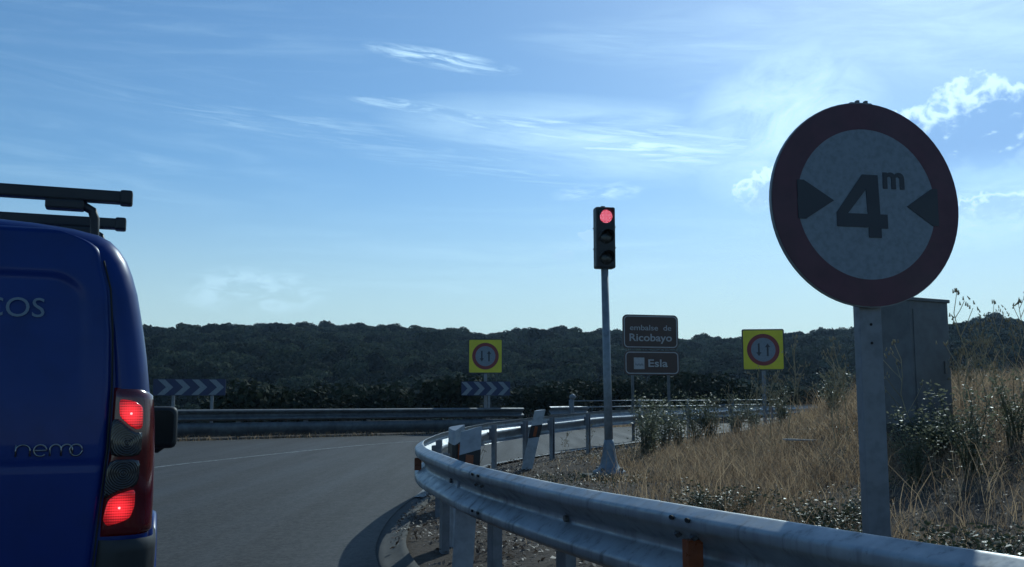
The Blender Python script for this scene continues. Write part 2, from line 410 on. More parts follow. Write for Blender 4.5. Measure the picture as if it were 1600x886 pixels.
# ------------------------------------------------------------------ plan of the place
def resample(P, step):
    P = np.array(P, float)
    # Catmull-Rom through the points, then even spacing
    Q = []
    for i in range(len(P) - 1):
        p0, p1, p2, p3 = P[max(i - 1, 0)], P[i], P[i + 1], P[min(i + 2, len(P) - 1)]
        for t in np.linspace(0, 1, 16, endpoint=False):
            Q.append(.5 * ((2 * p1) + (-p0 + p2) * t + (2 * p0 - 5 * p1 + 4 * p2 - p3) * t * t + (-p0 + 3 * p1 - 3 * p2 + p3) * t ** 3))
    Q.append(P[-1]); Q = np.array(Q)
    s = np.r_[0, np.cumsum(np.linalg.norm(np.diff(Q[:, :2], axis=0), axis=1))]
    n = max(2, int(s[-1] / step)); ss = np.linspace(0, s[-1], n + 1)
    return np.stack([np.interp(ss, s, Q[:, j]) for j in range(Q.shape[1])], 1)
# guardrail round the inside of the bend: (x, y, top z)
RAIL = [(4.1, -6.3, .80), (2.66, -2.3, .80), (1.84, 0, .80), (1.12, 2.0, .80), (.98, 2.4, .79), (.743, 3.05, .772), (.50, 3.72, .755), (.167, 4.65, .735),
        (-.265, 5.85, .735), (-.53, 6.75, .745), (-.73, 7.6, .75), (-.84, 8.6, .75), (-.85, 9.6, .75), (-.80, 10.8, .75), (-.64, 12.4, .75), (-.36, 14.2, .755),
        (.05, 15.6, .77), (.60, 16.9, .80), (1.30, 18.4, .83), (1.98, 20.0, .85), (3.0, 22.2, .85), (4.5, 25.2, .85), (6.6, 29.5, .84), (9.2, 34.5, .82), (13, 41, .8)]
EIN = [(6.3, -14), (3.6, -6.3), (2.2, -2.3), (1.38, 0), (.62, 2.2), (-.10, 4.2), (-.66, 5.8), (-1.0, 7.2), (-1.14, 8.8), (-1.15, 10.4), (-1.05, 12), (-.83, 14.2), (-.25, 16.9), (.75, 19.6), (2.1, 22.4), (4.6, 27), (7.6, 32.2), (11.4, 39), (17, 48)]
EOUT = [(-4.5, -14), (-8.0, -6), (-10, 0), (-11.4, 4), (-12.2, 8), (-12.8, 12), (-12.9, 15), (-12.3, 18), (-11.4, 20.6), (-10.2, 22.8), (-8.6, 24.7), (-6.2, 26.7), (-3.2, 28.9), (-.4, 31), (2.0, 33.6), (4.6, 37), (7.4, 41), (10.5, 46), (15, 54)]
RAIL = [(a + .075 * (1 if b_ < 10 else max(0, (15 - b_) / 5)), b_, c) for a, b_, c in RAIL]
rail = resample(RAIL, .12); ein = resample(EIN, .5); eout = resample(EOUT, .5)
def pip(x, y, poly):
    inside = np.zeros(x.shape, bool); n = len(poly)
    for i in range(n):
        x0, y0 = poly[i]; x1, y1 = poly[(i + 1) % n]
        if y0 == y1: continue
        c = ((y0 > y) != (y1 > y)); inside ^= c & (x < (x1 - x0) * (y - y0) / (y1 - y0) + x0)
    return inside
def dist(x, y, line):
    d = np.full(x.shape, 1e9)
    for (x0, y0), (x1, y1) in zip(line[:-1], line[1:]):
        dx, dy = x1 - x0, y1 - y0; t = np.clip(((x - x0) * dx + (y - y0) * dy) / (dx * dx + dy * dy), 0, 1)
        d = np.minimum(d, np.hypot(x - x0 - t * dx, y - y0 - t * dy))
    return d
def sst(v, a, b):
    t = np.clip((v - a) / (b - a), 0, 1); return t * t * (3 - 2 * t)
_tab = rng.random((256, 256))
def vnoise(x, y):
    xi = np.floor(x).astype(int); yi = np.floor(y).astype(int); fx = x - xi; fy = y - yi
    fx = fx * fx * (3 - 2 * fx); fy = fy * fy * (3 - 2 * fy); g = lambda a, b: _tab[a % 256, b % 256]
    return (g(xi, yi) * (1 - fx) + g(xi + 1, yi) * fx) * (1 - fy) + (g(xi, yi + 1) * (1 - fx) + g(xi + 1, yi + 1) * fx) * fy
def fbm(x, y, o=4):
    a = 0; s = .5; f = 1
    for i in range(o): a = a + s * vnoise(x * f + 17 * i, y * f - 9 * i); s *= .5; f *= 2.03
    return a
ein_c = resample(EIN, 1.5)[:, :2]; eout_c = resample(EOUT, 1.5)[:, :2]; rail_c = resample(RAIL, .6)[:, :2]
ROADP = [tuple(p) for p in ein_c] + [tuple(p) for p in eout_c[::-1]]
ISLP = [tuple(p) for p in ein_c] + [(60, 60), (60, -14)]
RIDGE = np.array([(-900, 498), (-400, 500), (230, 508), (330, 505), (420, 501), (480, 502), (560, 503), (620, 507), (670, 508), (750, 517), (800, 515), (860, 510), (930, 514), (1000, 522),
                  (1100, 526), (1180, 523), (1250, 517), (1300, 515), (1340, 513), (1450, 506), (1550, 490), (1620, 494), (1800, 492), (2400, 500)], float)
RIDGE_AZ = np.arctan((RIDGE[:, 0] - 800) / F_PX); RIDGE_EL = (619 - RIDGE[:, 1]) / F_PX
R_RIDGE = 330.0
def hill(x, y):
    r = np.hypot(x, y); az = np.arctan2(x, y)
    top = EYE + np.interp(az, RIDGE_AZ, RIDGE_EL) * R_RIDGE * np.cos(az).clip(.3, 1) - 6.2
    t = np.clip((r - 85) / (R_RIDGE - 85), 0, 1)
    up = -7 + (top + 7) * (t * (1.55 - .55 * t))
    back = top - 4 * sst(r, R_RIDGE, R_RIDGE + 60)
    h = np.where(r < R_RIDGE, up, back) + (fbm(x / 28, y / 28, 3) - .45) * 2.2 * sst(r, 60, 130) * (1 - .8 * sst(r, 270, 330))
    return h
def ground_z(x, y):
    x = np.asarray(x, float); y = np.asarray(y, float); shp = x.shape; x = x.ravel(); y = y.ravel(); r = np.hypot(x, y)
    near = r < 75; z = np.zeros_like(x); z[:] = -.04
    xn, yn = x[near], y[near]; zn = np.full(xn.shape, -.05)
    isl = pip(xn, yn, ISLP); road = pip(xn, yn, ROADP)
    de = dist(xn, yn, ein_c); dr = dist(xn, yn, rail_c); do = dist(xn, yn, eout_c)
    zi = -.05 + .055 * sst(de, .02, .3) + .05 * sst(de, .3, 1.2) + 1.25 * sst(dr, 1.0, 6.0) * sst(xn, 1.5, 7.5) + (fbm(xn / 1.3, yn / 1.3) - .47) * .16 * sst(de, .4, 1.4)
    zi = zi - .30 * np.exp(-((xn - 1.35) ** 2 + (yn - 13.9) ** 2) / .9)
    zn = np.where(isl, zi, zn)
    zo = -.05 + .05 * sst(do, 0, .3) + .05 * sst(do, .3, 1) - 7 * sst(do, 1.8, 32) + (fbm(xn / 2, yn / 2) - .47) * .15 * sst(do, .5, 1.5)
    zn = np.where(~isl & ~road, zo, zn); z[near] = zn
    w = sst(r, 45, 75); z = z * (1 - w) + hill(x, y) * w
    return z.reshape(shp)
def gz(x, y): return float(ground_z(np.array([x]), np.array([y]))[0])

# ground: one sheet, fine near the camera, reaching over the ridge
rr = np.r_[np.linspace(.05, 3, 14), 3 * (1.032 ** np.arange(1, 181))]; rr = rr[rr < 850]
az = np.unique(np.r_[np.linspace(-180, -40, 60), np.linspace(-40, 40, 400), np.linspace(40, 180, 60)])[:-1]
A, RR = np.meshgrid(np.radians(az), rr); X, Y = RR * np.sin(A), RR * np.cos(A)
Z = ground_z(X, Y); nr, na = X.shape
V = np.stack([X.ravel(), Y.ravel(), Z.ravel()], 1); V = np.r_[V, [[0, 0, Z[0].mean()]]]
i, j = np.meshgrid(np.arange(nr - 1), np.arange(na), indexing='ij'); j2 = (j + 1) % na
Fq = np.stack([i * na + j, (i + 1) * na + j, (i + 1) * na + j2, i * na + j2], -1).reshape(-1, 4)[:, ::-1]
fan = np.stack([np.full(na, nr * na), np.arange(na), (np.arange(na) + 1) % na, (np.arange(na) + 1) % na], 1)
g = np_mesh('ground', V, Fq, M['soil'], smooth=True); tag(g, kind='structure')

def ribbon(name, L, Rr, z, m, nx=8, kind='structure'):
    n = 260
    def rs(P):
        P = np.array(P)[:, :2]; s = np.r_[0, np.cumsum(np.linalg.norm(np.diff(P, axis=0), axis=1))]; q = np.linspace(0, s[-1], n)
        return np.stack([np.interp(q, s, P[:, 0]), np.interp(q, s, P[:, 1])], 1)
    L, Rr = rs(L), rs(Rr); t = np.linspace(0, 1, nx + 1)
    P = L[:, None, :] * (1 - t[None, :, None]) + Rr[:, None, :] * t[None, :, None]
    V = np.concatenate([P.reshape(-1, 2), np.full((n * (nx + 1), 1), z)], 1); w = nx + 1
    i, j = np.meshgrid(np.arange(n - 1), np.arange(nx), indexing='ij')
    Fq = np.stack([i * w + j, i * w + j + 1, (i + 1) * w + j + 1, (i + 1) * w + j], -1).reshape(-1, 4)
    o = np_mesh(name, V, Fq, m); tag(o, kind=kind); return o
ribbon('road', eout, ein, 0.0, M['asphalt'], 16)
def offset_line(P, d):
    P = np.array(P)[:, :2]; T = np.gradient(P, axis=0); T /= np.linalg.norm(T, axis=1)[:, None]
    return P + np.stack([-T[:, 1], T[:, 0]], 1) * (np.asarray(d)[..., None] if hasattr(d, '__len__') else d)
def line(name, P, w, z=.004, m='paint_worn'):
    o = ribbon(name, offset_line(P, w / 2), offset_line(P, -w / 2), z, M[m], 1); return o
line('edge_line', resample([(-1.0, 11.2), (-.9, 13.2), (-.42, 15.9), (.3, 18.2), (1.9, 21.8), (4.3, 26.5), (7.2, 31.6)], .4) - np.array([.06, 0]), .12)
line('centre_line', resample([(-7.0, 9.0), (-6.3, 12.6), (-5.85, 15.5), (-5.3, 17.6), (-3.5, 22.9), (-1.6, 26), (1, 29)], .4), .10)
line('outer_edge_line', offset_line(eout, -.35)[10:-10], .10)
# concrete gutter strip beside the asphalt
gut = resample(EIN, .4)[:, :2]; gut = gut[(gut[:, 1] > 0) & (gut[:, 1] < 13.5)]
gi = offset_line(gut, -.23); gV, gF = [], []
for a, b in zip(gut, gi):
    gV += [(a[0], a[1], -.004), (a[0] * .7 + b[0] * .3, a[1] * .7 + b[1] * .3, -.022), (b[0] * .8 + a[0] * .2, b[1] * .8 + a[1] * .2, .022), (b[0], b[1], .045), (b[0], b[1], -.08), (a[0], a[1], -.08)]
for q in range(len(gut) - 1):
    for c in range(6):
        d = (c + 1) % 6; gF.append((q * 6 + c, q * 6 + d, q * 6 + 6 + d, q * 6 + 6 + c))
o = np_mesh('gutter', gV, gF, M['concrete']); tag(o, kind='structure')

# ------------------------------------------------------------------ guardrails
WP = [(.018, .155), (.024, .1545), (.030, .151), (.070, .1315), (.0765, .127), (.081, .121), (.083, .114), (.083, .092), (.0815, .085), (.077, .0785), (.071, .073), (.011, .0245), (.005, .019), (.0015, .013), (.0, .007)]
WPROF = WP + [(a, -b_) for a, b_ in WP[::-1]]
def beam(P, N, name, parent, m, lap=0.0):
    """sheet steel W beam along P (x,y,top z) with outward normals N"""
    prof = [(a + lap, b) for a, b in WPROF] + [(a + lap - .005, b) for a, b in WPROF[::-1]]; k = len(prof); V, Fc = [], []
    for (x, y, zt), (nx, ny) in zip(P, N):
        for a, b in prof: V.append((x + nx * a, y + ny * a, zt - .155 + b))
    n = len(P)
    for q in range(n - 1):
        for c in range(k):
            d = (c + 1) % k; Fc.append((q * k + c, q * k + d, q * k + k + d, q * k + k + c))
    o = np_mesh(name, V, Fc, m, parent, smooth=True); return o
def normals(P, side):
    T = np.gradient(P[:, :2], axis=0); T /= np.linalg.norm(T, axis=1)[:, None]
    return np.stack([-T[:, 1], T[:, 0]], 1) * side
def c_post(parent, x, y, ztop, nx, ny, zb, m, w=.12, d=.055, off=.05):
    """sigma/C steel post: web facing the road, two lipped flanges pointing away"""
    b = MB(); t = .006; tx, ty = -ny, nx
    prof = [(-w / 2, 0), (w / 2, 0), (w / 2, -d), (w / 2 - .022, -d), (w / 2 - .022, -d + t), (w / 2 - t, -d + t), (w / 2 - t, -t), (-w / 2 + t, -t), (-w / 2 + t, -d + t), (-w / 2 + .022, -d + t), (-w / 2 + .022, -d), (-w / 2, -d)]
    V = [(x + tx * a + nx * (c - off), y + ty * a + ny * (c - off), z) for z in (zb, ztop) for a, c in prof]; n = len(prof)
    fs = [(q, (q + 1) % n, n + (q + 1) % n, n + q) for q in range(n)] + [tuple(range(n, 2 * n))]
    b.add(V, fs); return b.build('post', m, parent)
def rail_thing(name, P, side, post_s, label, m, mp, group, sec=4.3, lower=False):
    root = empty(name, (0, 0, 0)); tag(root, label, 'guardrail', group)
    N = normals(P, side); s = np.r_[0, np.cumsum(np.linalg.norm(np.diff(P[:, :2], axis=0), axis=1))]
    k = 0; a = 0.0
    while a < s[-1] - .5:
        lo, hi = np.searchsorted(s, a), np.searchsorted(s, min(a + sec + .3, s[-1]))
        beam(P[lo:hi + 1], N[lo:hi + 1], 'rail_beam', root, m, .0022 * (k % 2)); k += 1; a += sec
    def frame(q): return [np.interp(q, s, P[:, j]) for j in range(3)] + [np.interp(q, s, N[:, j]) for j in range(2)]
    for q in post_s:
        x, y, zt, nx, ny = frame(q)
        c_post(root, x, y, zt - .02, nx, ny, gz(x, y) - .15, mp)
        b = MB(); rotm = Matrix(((-ny, -nx, 0), (nx, -ny, 0), (0, 0, 1)))
        b.box((x - nx * .031, y - ny * .031, zt - .155), (.10, .045, .17), rotm, .008); b.build('spacer', mp, root)
    if lower:
        V, Fc = [], []
        for (x, y, zt), (nx, ny) in zip(P, N):
            g_ = gz(x, y)
            for a_, b_ in ((.05, zt - .36), (.055, zt - .5), (.03, g_ + .03), (.022, g_ + .03), (.045, zt - .5), (.042, zt - .36)): V.append((x + nx * a_, y + ny * a_, b_))
        for q in range(len(P) - 1):
            for c in range(6):
                d = (c + 1) % 6; Fc.append((q * 6 + c, q * 6 + d, q * 6 + 6 + d, q * 6 + 6 + c))
        np_mesh('lower_panel', V, Fc, mp, root)
    return root, frame, s, N
rs_ = np.r_[0, np.cumsum(np.linalg.norm(np.diff(rail[:, :2], axis=0), axis=1))]
def s_of(x, y): return float(rs_[np.argmin(np.hypot(rail[:, 0] - x, rail[:, 1] - y))])
post_xy = [(2.66, -2.3), (1.84, 0), (1.12, 2.0), (.46, 3.85), (.20, 4.75), (-.20, 5.85), (-.62, 7.2), (-.84, 9.3), (-.74, 11.4), (-.35, 14.3), (.14, 15.8), (.66, 17.0), (1.36, 18.6), (3.0, 22.2), (4.5, 25.2), (6.6, 29.5), (9.2, 34.5)]
near_rail, rframe, rs2, rN = rail_thing('guardrail', rail, 1, [s_of(*p) for p in post_xy],
    'galvanised steel guardrail curling round the inside of the bend, nearest to the camera', M['galv'], M['galv_dull'], 'guardrails along the road', 4.25)
# slots, bolts and amber reflectors on the near beam
def on_rail(q, a, dz):
    x, y, zt, nx, ny = rframe(q); return Vector((x + nx * a, y + ny * a, zt - .155 + dz)), Vector((nx, ny, 0)), Vector((-ny, nx, 0))
def s_at_px(px, lo=0, hi=None):
    best, bs = 1e9, 0
    for q in np.arange(s_of(1.6, .6), s_of(-.84, 8.6), .02):
        x, y, zt, nx, ny = rframe(q); xp = x + nx * .08; yp = y + ny * .08; u = 800 + F_PX * xp / max(yp, .1)
        if abs(u - px) < best: best, bs = abs(u - px), q
    return bs
def oval(name, q, dz, a, w, h, m, th=.004, tilt=0.0):
    c, n, t = on_rail(q, a, dz); up = Vector((0, 0, 1)); b = MB()
    if tilt: up = (up * math.cos(tilt) - n * math.sin(tilt)); n2 = (n * math.cos(tilt) + Vector((0, 0, 1)) * math.sin(tilt))
    else: n2 = n
    ring = [c + t * w / 2 * math.cos(2 * math.pi * i / 14) + up * h / 2 * math.sin(2 * math.pi * i / 14) for i in range(14)]
    V = [p - n2 * .004 for p in ring] + [p + n2 * th for p in ring]; fs = [tuple(range(14, 28))] + [(i, (i + 1) % 14, 14 + (i + 1) % 14, 14 + i) for i in range(14)]
    return b.add(V, fs).build(name, m, near_rail)
for px in (744, 1058, 1640):
    q = s_at_px(px)
    for dq in (-.055, .055):
        for dz in (.117, -.093): oval('slot', q + dq, dz, .088, .030, .017, M['slot'], .002)
        oval('bolt', q + dq, .058, .058, .03, .03, M['bolt'], .012, .9)
for px in (690, 862, 1300): oval('bolt', s_at_px(px), 0.0, .005, .032, .032, M['bolt'], .014)
def reflector(q, a=.012):
    c, n, t = on_rail(q, a, .0); b = MB(); V = []
    for h, o_ in ((-.05, .02), (.05, .02), (.05, .085), (-.05, .085)):
        V += [c + n * o_ * .9 + Vector((0, 0, h)) + t * .02, c + n * o_ * .9 + Vector((0, 0, h)) - t * .02]
    b.add(V, [(0, 2, 4, 6), (1, 7, 5, 3), (0, 1, 3, 2), (2, 3, 5, 4), (4, 5, 7, 6), (6, 7, 1, 0)]).build('reflector', M['amber'], near_rail)
reflector(s_of(-.80, 8.05)); reflector(s_at_px(1066))
FAR = [(-13.6, 12, .8), (-13.7, 15, .8), (-13.1, 18.2, .8), (-12.2, 21, .8), (-10.9, 23.3, .80), (-9.1, 25.2, .80), (-6.5, 27.3, .79), (-3.4, 29.5, .78), (-.9, 31.0, .78), (.35, 31.9, .77)]
far = resample(FAR, .25); fs_ = np.r_[0, np.cumsum(np.linalg.norm(np.diff(far[:, :2], axis=0), axis=1))]
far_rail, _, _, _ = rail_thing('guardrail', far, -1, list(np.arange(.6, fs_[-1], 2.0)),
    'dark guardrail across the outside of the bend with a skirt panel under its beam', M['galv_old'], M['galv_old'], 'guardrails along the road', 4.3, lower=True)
stub = resample([(1.25, 32.9, .80), (2.0, 33.9, .80), (2.7, 34.7, .78)], .2)
rail_thing('guardrail', stub, -1, [.4, 1.9], 'short stub of guardrail standing alone in the gap behind the leaning marker post', M['galv_dull'], M['galv_dull'], 'guardrails along the road', 4.3)

# ------------------------------------------------------------------ signs
def rect_post(b, x, y, z0, z1, w=.08, d=.04): b.box((x, y, (z0 + z1) / 2), (w, d, z1 - z0), None, .004)
def disc_face(b, r, y0, y1, c=(0, 0), n=64): b.prism(circle(c[0], c[1], r, n), y0, y1)

# width limit sign, close on the right
p = at(1354, 319, 4.09); base = (p.x, p.y, gz(p.x, p.y)); zc = p.z - base[2]
t = empty('width_limit_sign', base, R(12)); tag(t, 'large round 4 m width limit sign with wide red border, close on the right', 'road sign')
b = MB(); rect_post(b, 0.012, .050, -.3, zc + .462, .105, .05); b.build('post', M['galv_dull'], t)
b = MB(); b.prism(circle(0, zc, .45, 72), -.002, .016); pan = b.build('panel', M['sign_back'], t)
b = MB(); b.prism(circle(0, zc, .446, 72), -.006, -.003, [circle(0, zc, .33, 72)]); b.build('border', M['sign_red'], pan)
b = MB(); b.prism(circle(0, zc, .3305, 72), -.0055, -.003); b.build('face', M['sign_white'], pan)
def sgn(u, v): return ((u - 512) / 350 * .45, zc + (452 - v) / 385 * .45)
b = MB(); b.prism([sgn(*q) for q in [(256, 373), (280, 373), (388, 445), (284, 517), (256, 517)]], -.009, -.0065); b.build('arrow', M['sign_black'], pan)
b = MB(); b.prism([sgn(*q) for q in [(768, 383), (745, 385), (650, 455), (745, 525), (768, 525)]], -.009, -.0065)
for v in range(len(b.v)): b.v[v] = (b.v[v][0] + .014, b.v[v][1], b.v[v][2])
b.build('arrow', M['sign_black'], pan)
b = MB(); b.prism([sgn(*q) for q in [(496, 342), (554, 342), (558, 490), (585, 490), (585, 542), (560, 542), (560, 578), (513, 578), (513, 540), (397, 540), (397, 488)]], -.009, -.006, [[sgn(*q) for q in [(508, 398), (512, 490), (438, 490)]]]); b.build('digit', M['sign_black'], pan)
lettering('letter', 'm', .10, *sgn(614, 388), -.0065, M['sign_black'], pan, fat=.004, width=.104)
for dz in (.15, -.15):
    b = MB(); b.box((.012, .022, zc + dz), (.16, .010, .04), None, .003); b.build('clamp', M['bolt'], t)
for z_ in (zc - .52, zc - .60):
    b = MB(); b.tube([(.012, .0275, z_), (.012, .0225, z_)], .006, 10); b.build('slot', M['slot'], t)
for dx in (-.018, .022):
    b = MB(); b.box((dx, .010, zc + .455), (.013, .018, .016)); b.build('bracket', M['bolt'], t)

# yellow boards: give way to oncoming traffic
def yellow_board(px, py, Y, size, rz, label, chev=None):
    p = at(px, py, Y); g_ = gz(p.x, p.y); t = empty('priority_sign', (p.x, p.y, g_), rz); tag(t, label, 'road sign', 'yellow priority signs'); zc = p.z - g_; h = size / 2
    b = MB(); rect_post(b, 0.0, .05, -.3, zc + h * .8, .10, .05); b.build('post', M['galv_dull'], t)
    b = MB(); b.prism(rrect(-h, zc - h, h, zc + h, .05), -.002, .02); pan = b.build('panel', M['sign_black'], t)
    b = MB(); b.prism(rrect(-h + .035, zc - h + .035, h - .035, zc + h - .035, .035), -.007, -.003); b.build('yellow_face', M['sign_yellow'], pan)
    r = .385 * size; b = MB(); b.prism(circle(0, zc, r, 48), -.012, -.008, [circle(0, zc, r * .75, 48)]); b.build('border', M['sign_ring'], pan)
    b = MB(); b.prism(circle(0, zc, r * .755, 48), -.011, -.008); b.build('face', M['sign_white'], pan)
    a = r * .40; w = r * .055; hd = r * .16
    dn = [(-w, zc + a), (w, zc + a), (w, zc - a + hd * 1.5), (hd, zc - a + hd * 1.5), (0, zc - a), (-hd, zc - a + hd * 1.5), (-w, zc - a + hd * 1.5)]
    b = MB(); b.prism([(x - r * .27, z) for x, z in dn], -.016, -.012); b.build('arrow', M['sign_black'], pan)
    b = MB(); b.prism([(-x + r * .27, 2 * zc - z) for x, z in dn], -.016, -.012); b.build('arrow', M['sign_black'], pan)
    return t
def chevrons(px, py, Y, w, h, rz, legs, label, nchev=4, lead=0.0):
    p = at(px, py, Y); g_ = gz(p.x, p.y); t = empty('chevron_panel', (p.x, p.y, g_), rz); tag(t, label, 'road sign', 'chevron panels outside the bend'); zc = p.z - g_
    b = MB(); b.prism(rrect(-w / 2, zc - h / 2, w / 2, zc + h / 2, .02), -.002, .025); pan = b.build('panel', M['sign_navy'], t)
    st = (w - lead) / nchev
    for i in range(nchev):
        x0 = -w / 2 + lead + i * st; tip = st * .50; wd = st * .42; e = h / 2 - .015
        b = MB(); b.prism([(x0, zc + e), (x0 + wd, zc + e), (x0 + wd + tip, zc), (x0 + wd, zc - e), (x0, zc - e), (x0 + tip, zc)], -.007, -.003); b.build('chevron', M['sign_white'], pan)
    for lx in legs:
        b = MB(); rect_post(b, lx, .05, -.3, zc + h * .3, .08, .04); b.build('leg', M['galv_dull'], t)
    return t
yellow_board(758.5, 556.5, 32.2, 1.16, R(-3), 'yellow board with two arrows in a red ring, standing above a chevron panel')
chevrons(759, 607, 32.0, 1.62, .46, R(-3), [.10], 'narrow blue chevron panel standing under the yellow board')
yellow_board(1192.5, 546.5, 27.0, 1.16, R(-8), 'yellow board with two arrows in a red ring standing right among the weeds')
chevrons(296, 605, 27.2, 1.98, .46, R(6), [-.44, .62], 'wide blue chevron panel beside the van on two legs', 4, .12)

# brown tourist sign
p = at(1017, 540, 25); g_ = gz(p.x, p.y); t = empty('tourist_sign', (p.x, p.y, g_), R(14)); tag(t, 'two stacked brown boards for embalse de Ricobayo and Esla', 'road sign')
def zpx(y): return at(1017, y, 25).z - g_
b = MB(); 
for lx in (-.5, .5):
    b = MB(); rect_post(b, lx, .05, -.3, zpx(498), .07, .04); b.build('leg', M['galv_old'], t)
def brown(x0, x1, y0, y1, name):
    k_ = 25 / F_PX / math.cos(R(14)); X0, X1 = (x0 - 1017) * k_, (x1 - 1017) * k_; z1, z0 = zpx(y0), zpx(y1)
    b = MB(); b.prism(rrect(X0, z0, X1, z1, .13), -.002, .025); pan = b.build(name, M['sign_brown'], t)
    b = MB(); b.prism(rrect(X0 + .03, z0 + .03, X1 - .03, z1 - .03, .11), -.006, -.003, [rrect(X0 + .055, z0 + .055, X1 - .055, z1 - .055, .09)]); b.build('border', M['letter_grey'], pan)
    return pan, X0, X1, z0, z1, k_
pan, X0, X1, z0, z1, k_ = brown(972, 1062, 492, 545, 'upper_board')
lettering('lettering', 'embalse', .14, (X0 + X1) / 2 - .185, z0 + .48, -.005, M['letter_grey'], pan, fat=.001, width=.78)
lettering('lettering', 'de', .14, (X0 + X1) / 2 + .465, z0 + .48, -.005, M['letter_grey'], pan, fat=.001, width=.22)
lettering('lettering', 'Ricobayo', .19, (X0 + X1) / 2, z0 + .20, -.005, M['letter_grey'], pan, fat=.004, width=1.18)
pan, X0, X1, z0, z1, k_ = brown(974, 1063, 548, 586, 'lower_board')
lettering('lettering', 'Esla', .19, X0 + .93, z0 + .215, -.005, M['letter_grey'], pan, fat=.004, width=.54)
b = MB(); b.prism([(X0 + .26, z0 + .15), (X0 + .55, z0 + .15), (X0 + .55, z0 + .45), (X0 + .26, z0 + .45)], -.006, -.003); pic = b.build('pictogram', M['letter_grey'], pan)
b = MB(); zz = z0 + .29; n = 16
b.prism([(X0 + .29 + .23 * i / n, zz + .012 * math.sin(i * 1.1)) for i in range(n + 1)] + [(X0 + .29 + .23 * i / n, zz - .05 + .012 * math.sin(i * 1.1)) for i in range(n, -1, -1)], -.009, -.0065); b.build('wave', M['sign_back'], pic)

# ------------------------------------------------------------------ traffic light
p = at(952, 741, 14.3); g_ = gz(p.x, p.y); t = empty('traffic_light', (p.x, p.y, g_), R(10)); tag(t, 'single traffic light showing red on a grey pole with flared foot', 'traffic light')
H0 = at(949, 421, 14.3).z - g_; H1 = at(949, 324, 14.3).z - g_
f0 = at(952, 741, 14.3).z - g_
lx = -.035
b = MB(); b.tube([(0, 0, f0 + .3), (lx * .3, 0, f0 + 1.2), (lx, 0, H0 + .03)], [.064, .06, .055], 20); b.build('pole', M['steel_pole'], t)
b = MB(); b.lathe([(.235, f0), (.245, f0 + .03), (.235, f0 + .05), (.165, f0 + .085), (.125, f0 + .16), (.098, f0 + .30), (.078, f0 + .44), (.068, f0 + .50), (.060, f0 + .50)], 28)
b.build('foot', M['steel_pole'], t)
for a in range(4):
    c_, s_ = math.cos(R(45 + 90 * a)), math.sin(R(45 + 90 * a)); b = MB(); b.box((c_ * .2, s_ * .2, f0 + .075), (.045, .045, .05), None, .006); b.build('bolt', M['bolt'], t)
b = MB(); b.box((-.02, 0, f0 - .16), (.66, .60, .32), None, .02); b.build('concrete_base', M['concrete'], t)
b = MB(); b.box((lx, 0, (H0 + H1) / 2), (.30, .20, H1 - H0 - .02), None, .03)
for i in range(1, 3): b.box((lx, 0, H0 + (H1 - H0) * i / 3), (.306, .206, .012))
head = b.build('signal_head', M['plastic_black'], t)
b = MB(); b.box((lx - .02, 0, H1 + .002), (.06, .06, .022), None, .006); b.build('top_cap', M['plastic_black'], t)
for i, mname in ((2, 'led_red'), (1, 'lens_dark'), (0, 'lens_dark')):
    zc = H0 + (H1 - H0) * (i + .5) / 3; b = MB()
    # slightly domed lens, own origin at its centre
    for rr_, yy in (): pass
    prof = [(.100, 0), (.098, -.008), (.08, -.016), (.05, -.022), (.001, -.025)]; n = 32; V = []; fs = []
    for r_, y_ in prof:
        for j_ in range(n): a = 2 * math.pi * j_ / n; V.append((r_ * math.cos(a), y_, r_ * math.sin(a)))
    for q in range(len(prof) - 1):
        for j_ in range(n): k2 = (j_ + 1) % n; fs.append((q * n + j_, q * n + k2, q * n + n + k2, q * n + n + j_))
    b.add(V, fs, True); ln = b.build('lit_lens' if i == 2 else 'lens', M[mname], head); ln.location = (lx, -.102, zc)
    b = MB(); V = []; fs = []; n = 22
    for r_, th in ((.112, 0), (.106, 1)):
        for a_i in range(n + 1):
            a = R(-25) + R(230) * a_i / n; l_ = .17 * (.25 + .75 * max(0, math.sin(a)) ** .6) if math.sin(a) > 0 else .05
            V += [(r_ * math.cos(a), -.10, r_ * math.sin(a)), (r_ * math.cos(a), -.10 - l_, r_ * math.sin(a) - l_ * .06)]
    m_ = 2 * (n + 1)
    for a_i in range(n):
        q = 2 * a_i; fs += [(q, q + 1, q + 3, q + 2), (m_ + q, m_ + q + 2, m_ + q + 3, m_ + q + 1), (q + 1, m_ + q + 1, m_ + q + 3, q + 3)]
    b.add(V, fs, True); vz = b.build('visor', M['plastic_black'], head); vz.location = (lx, 0, zc)

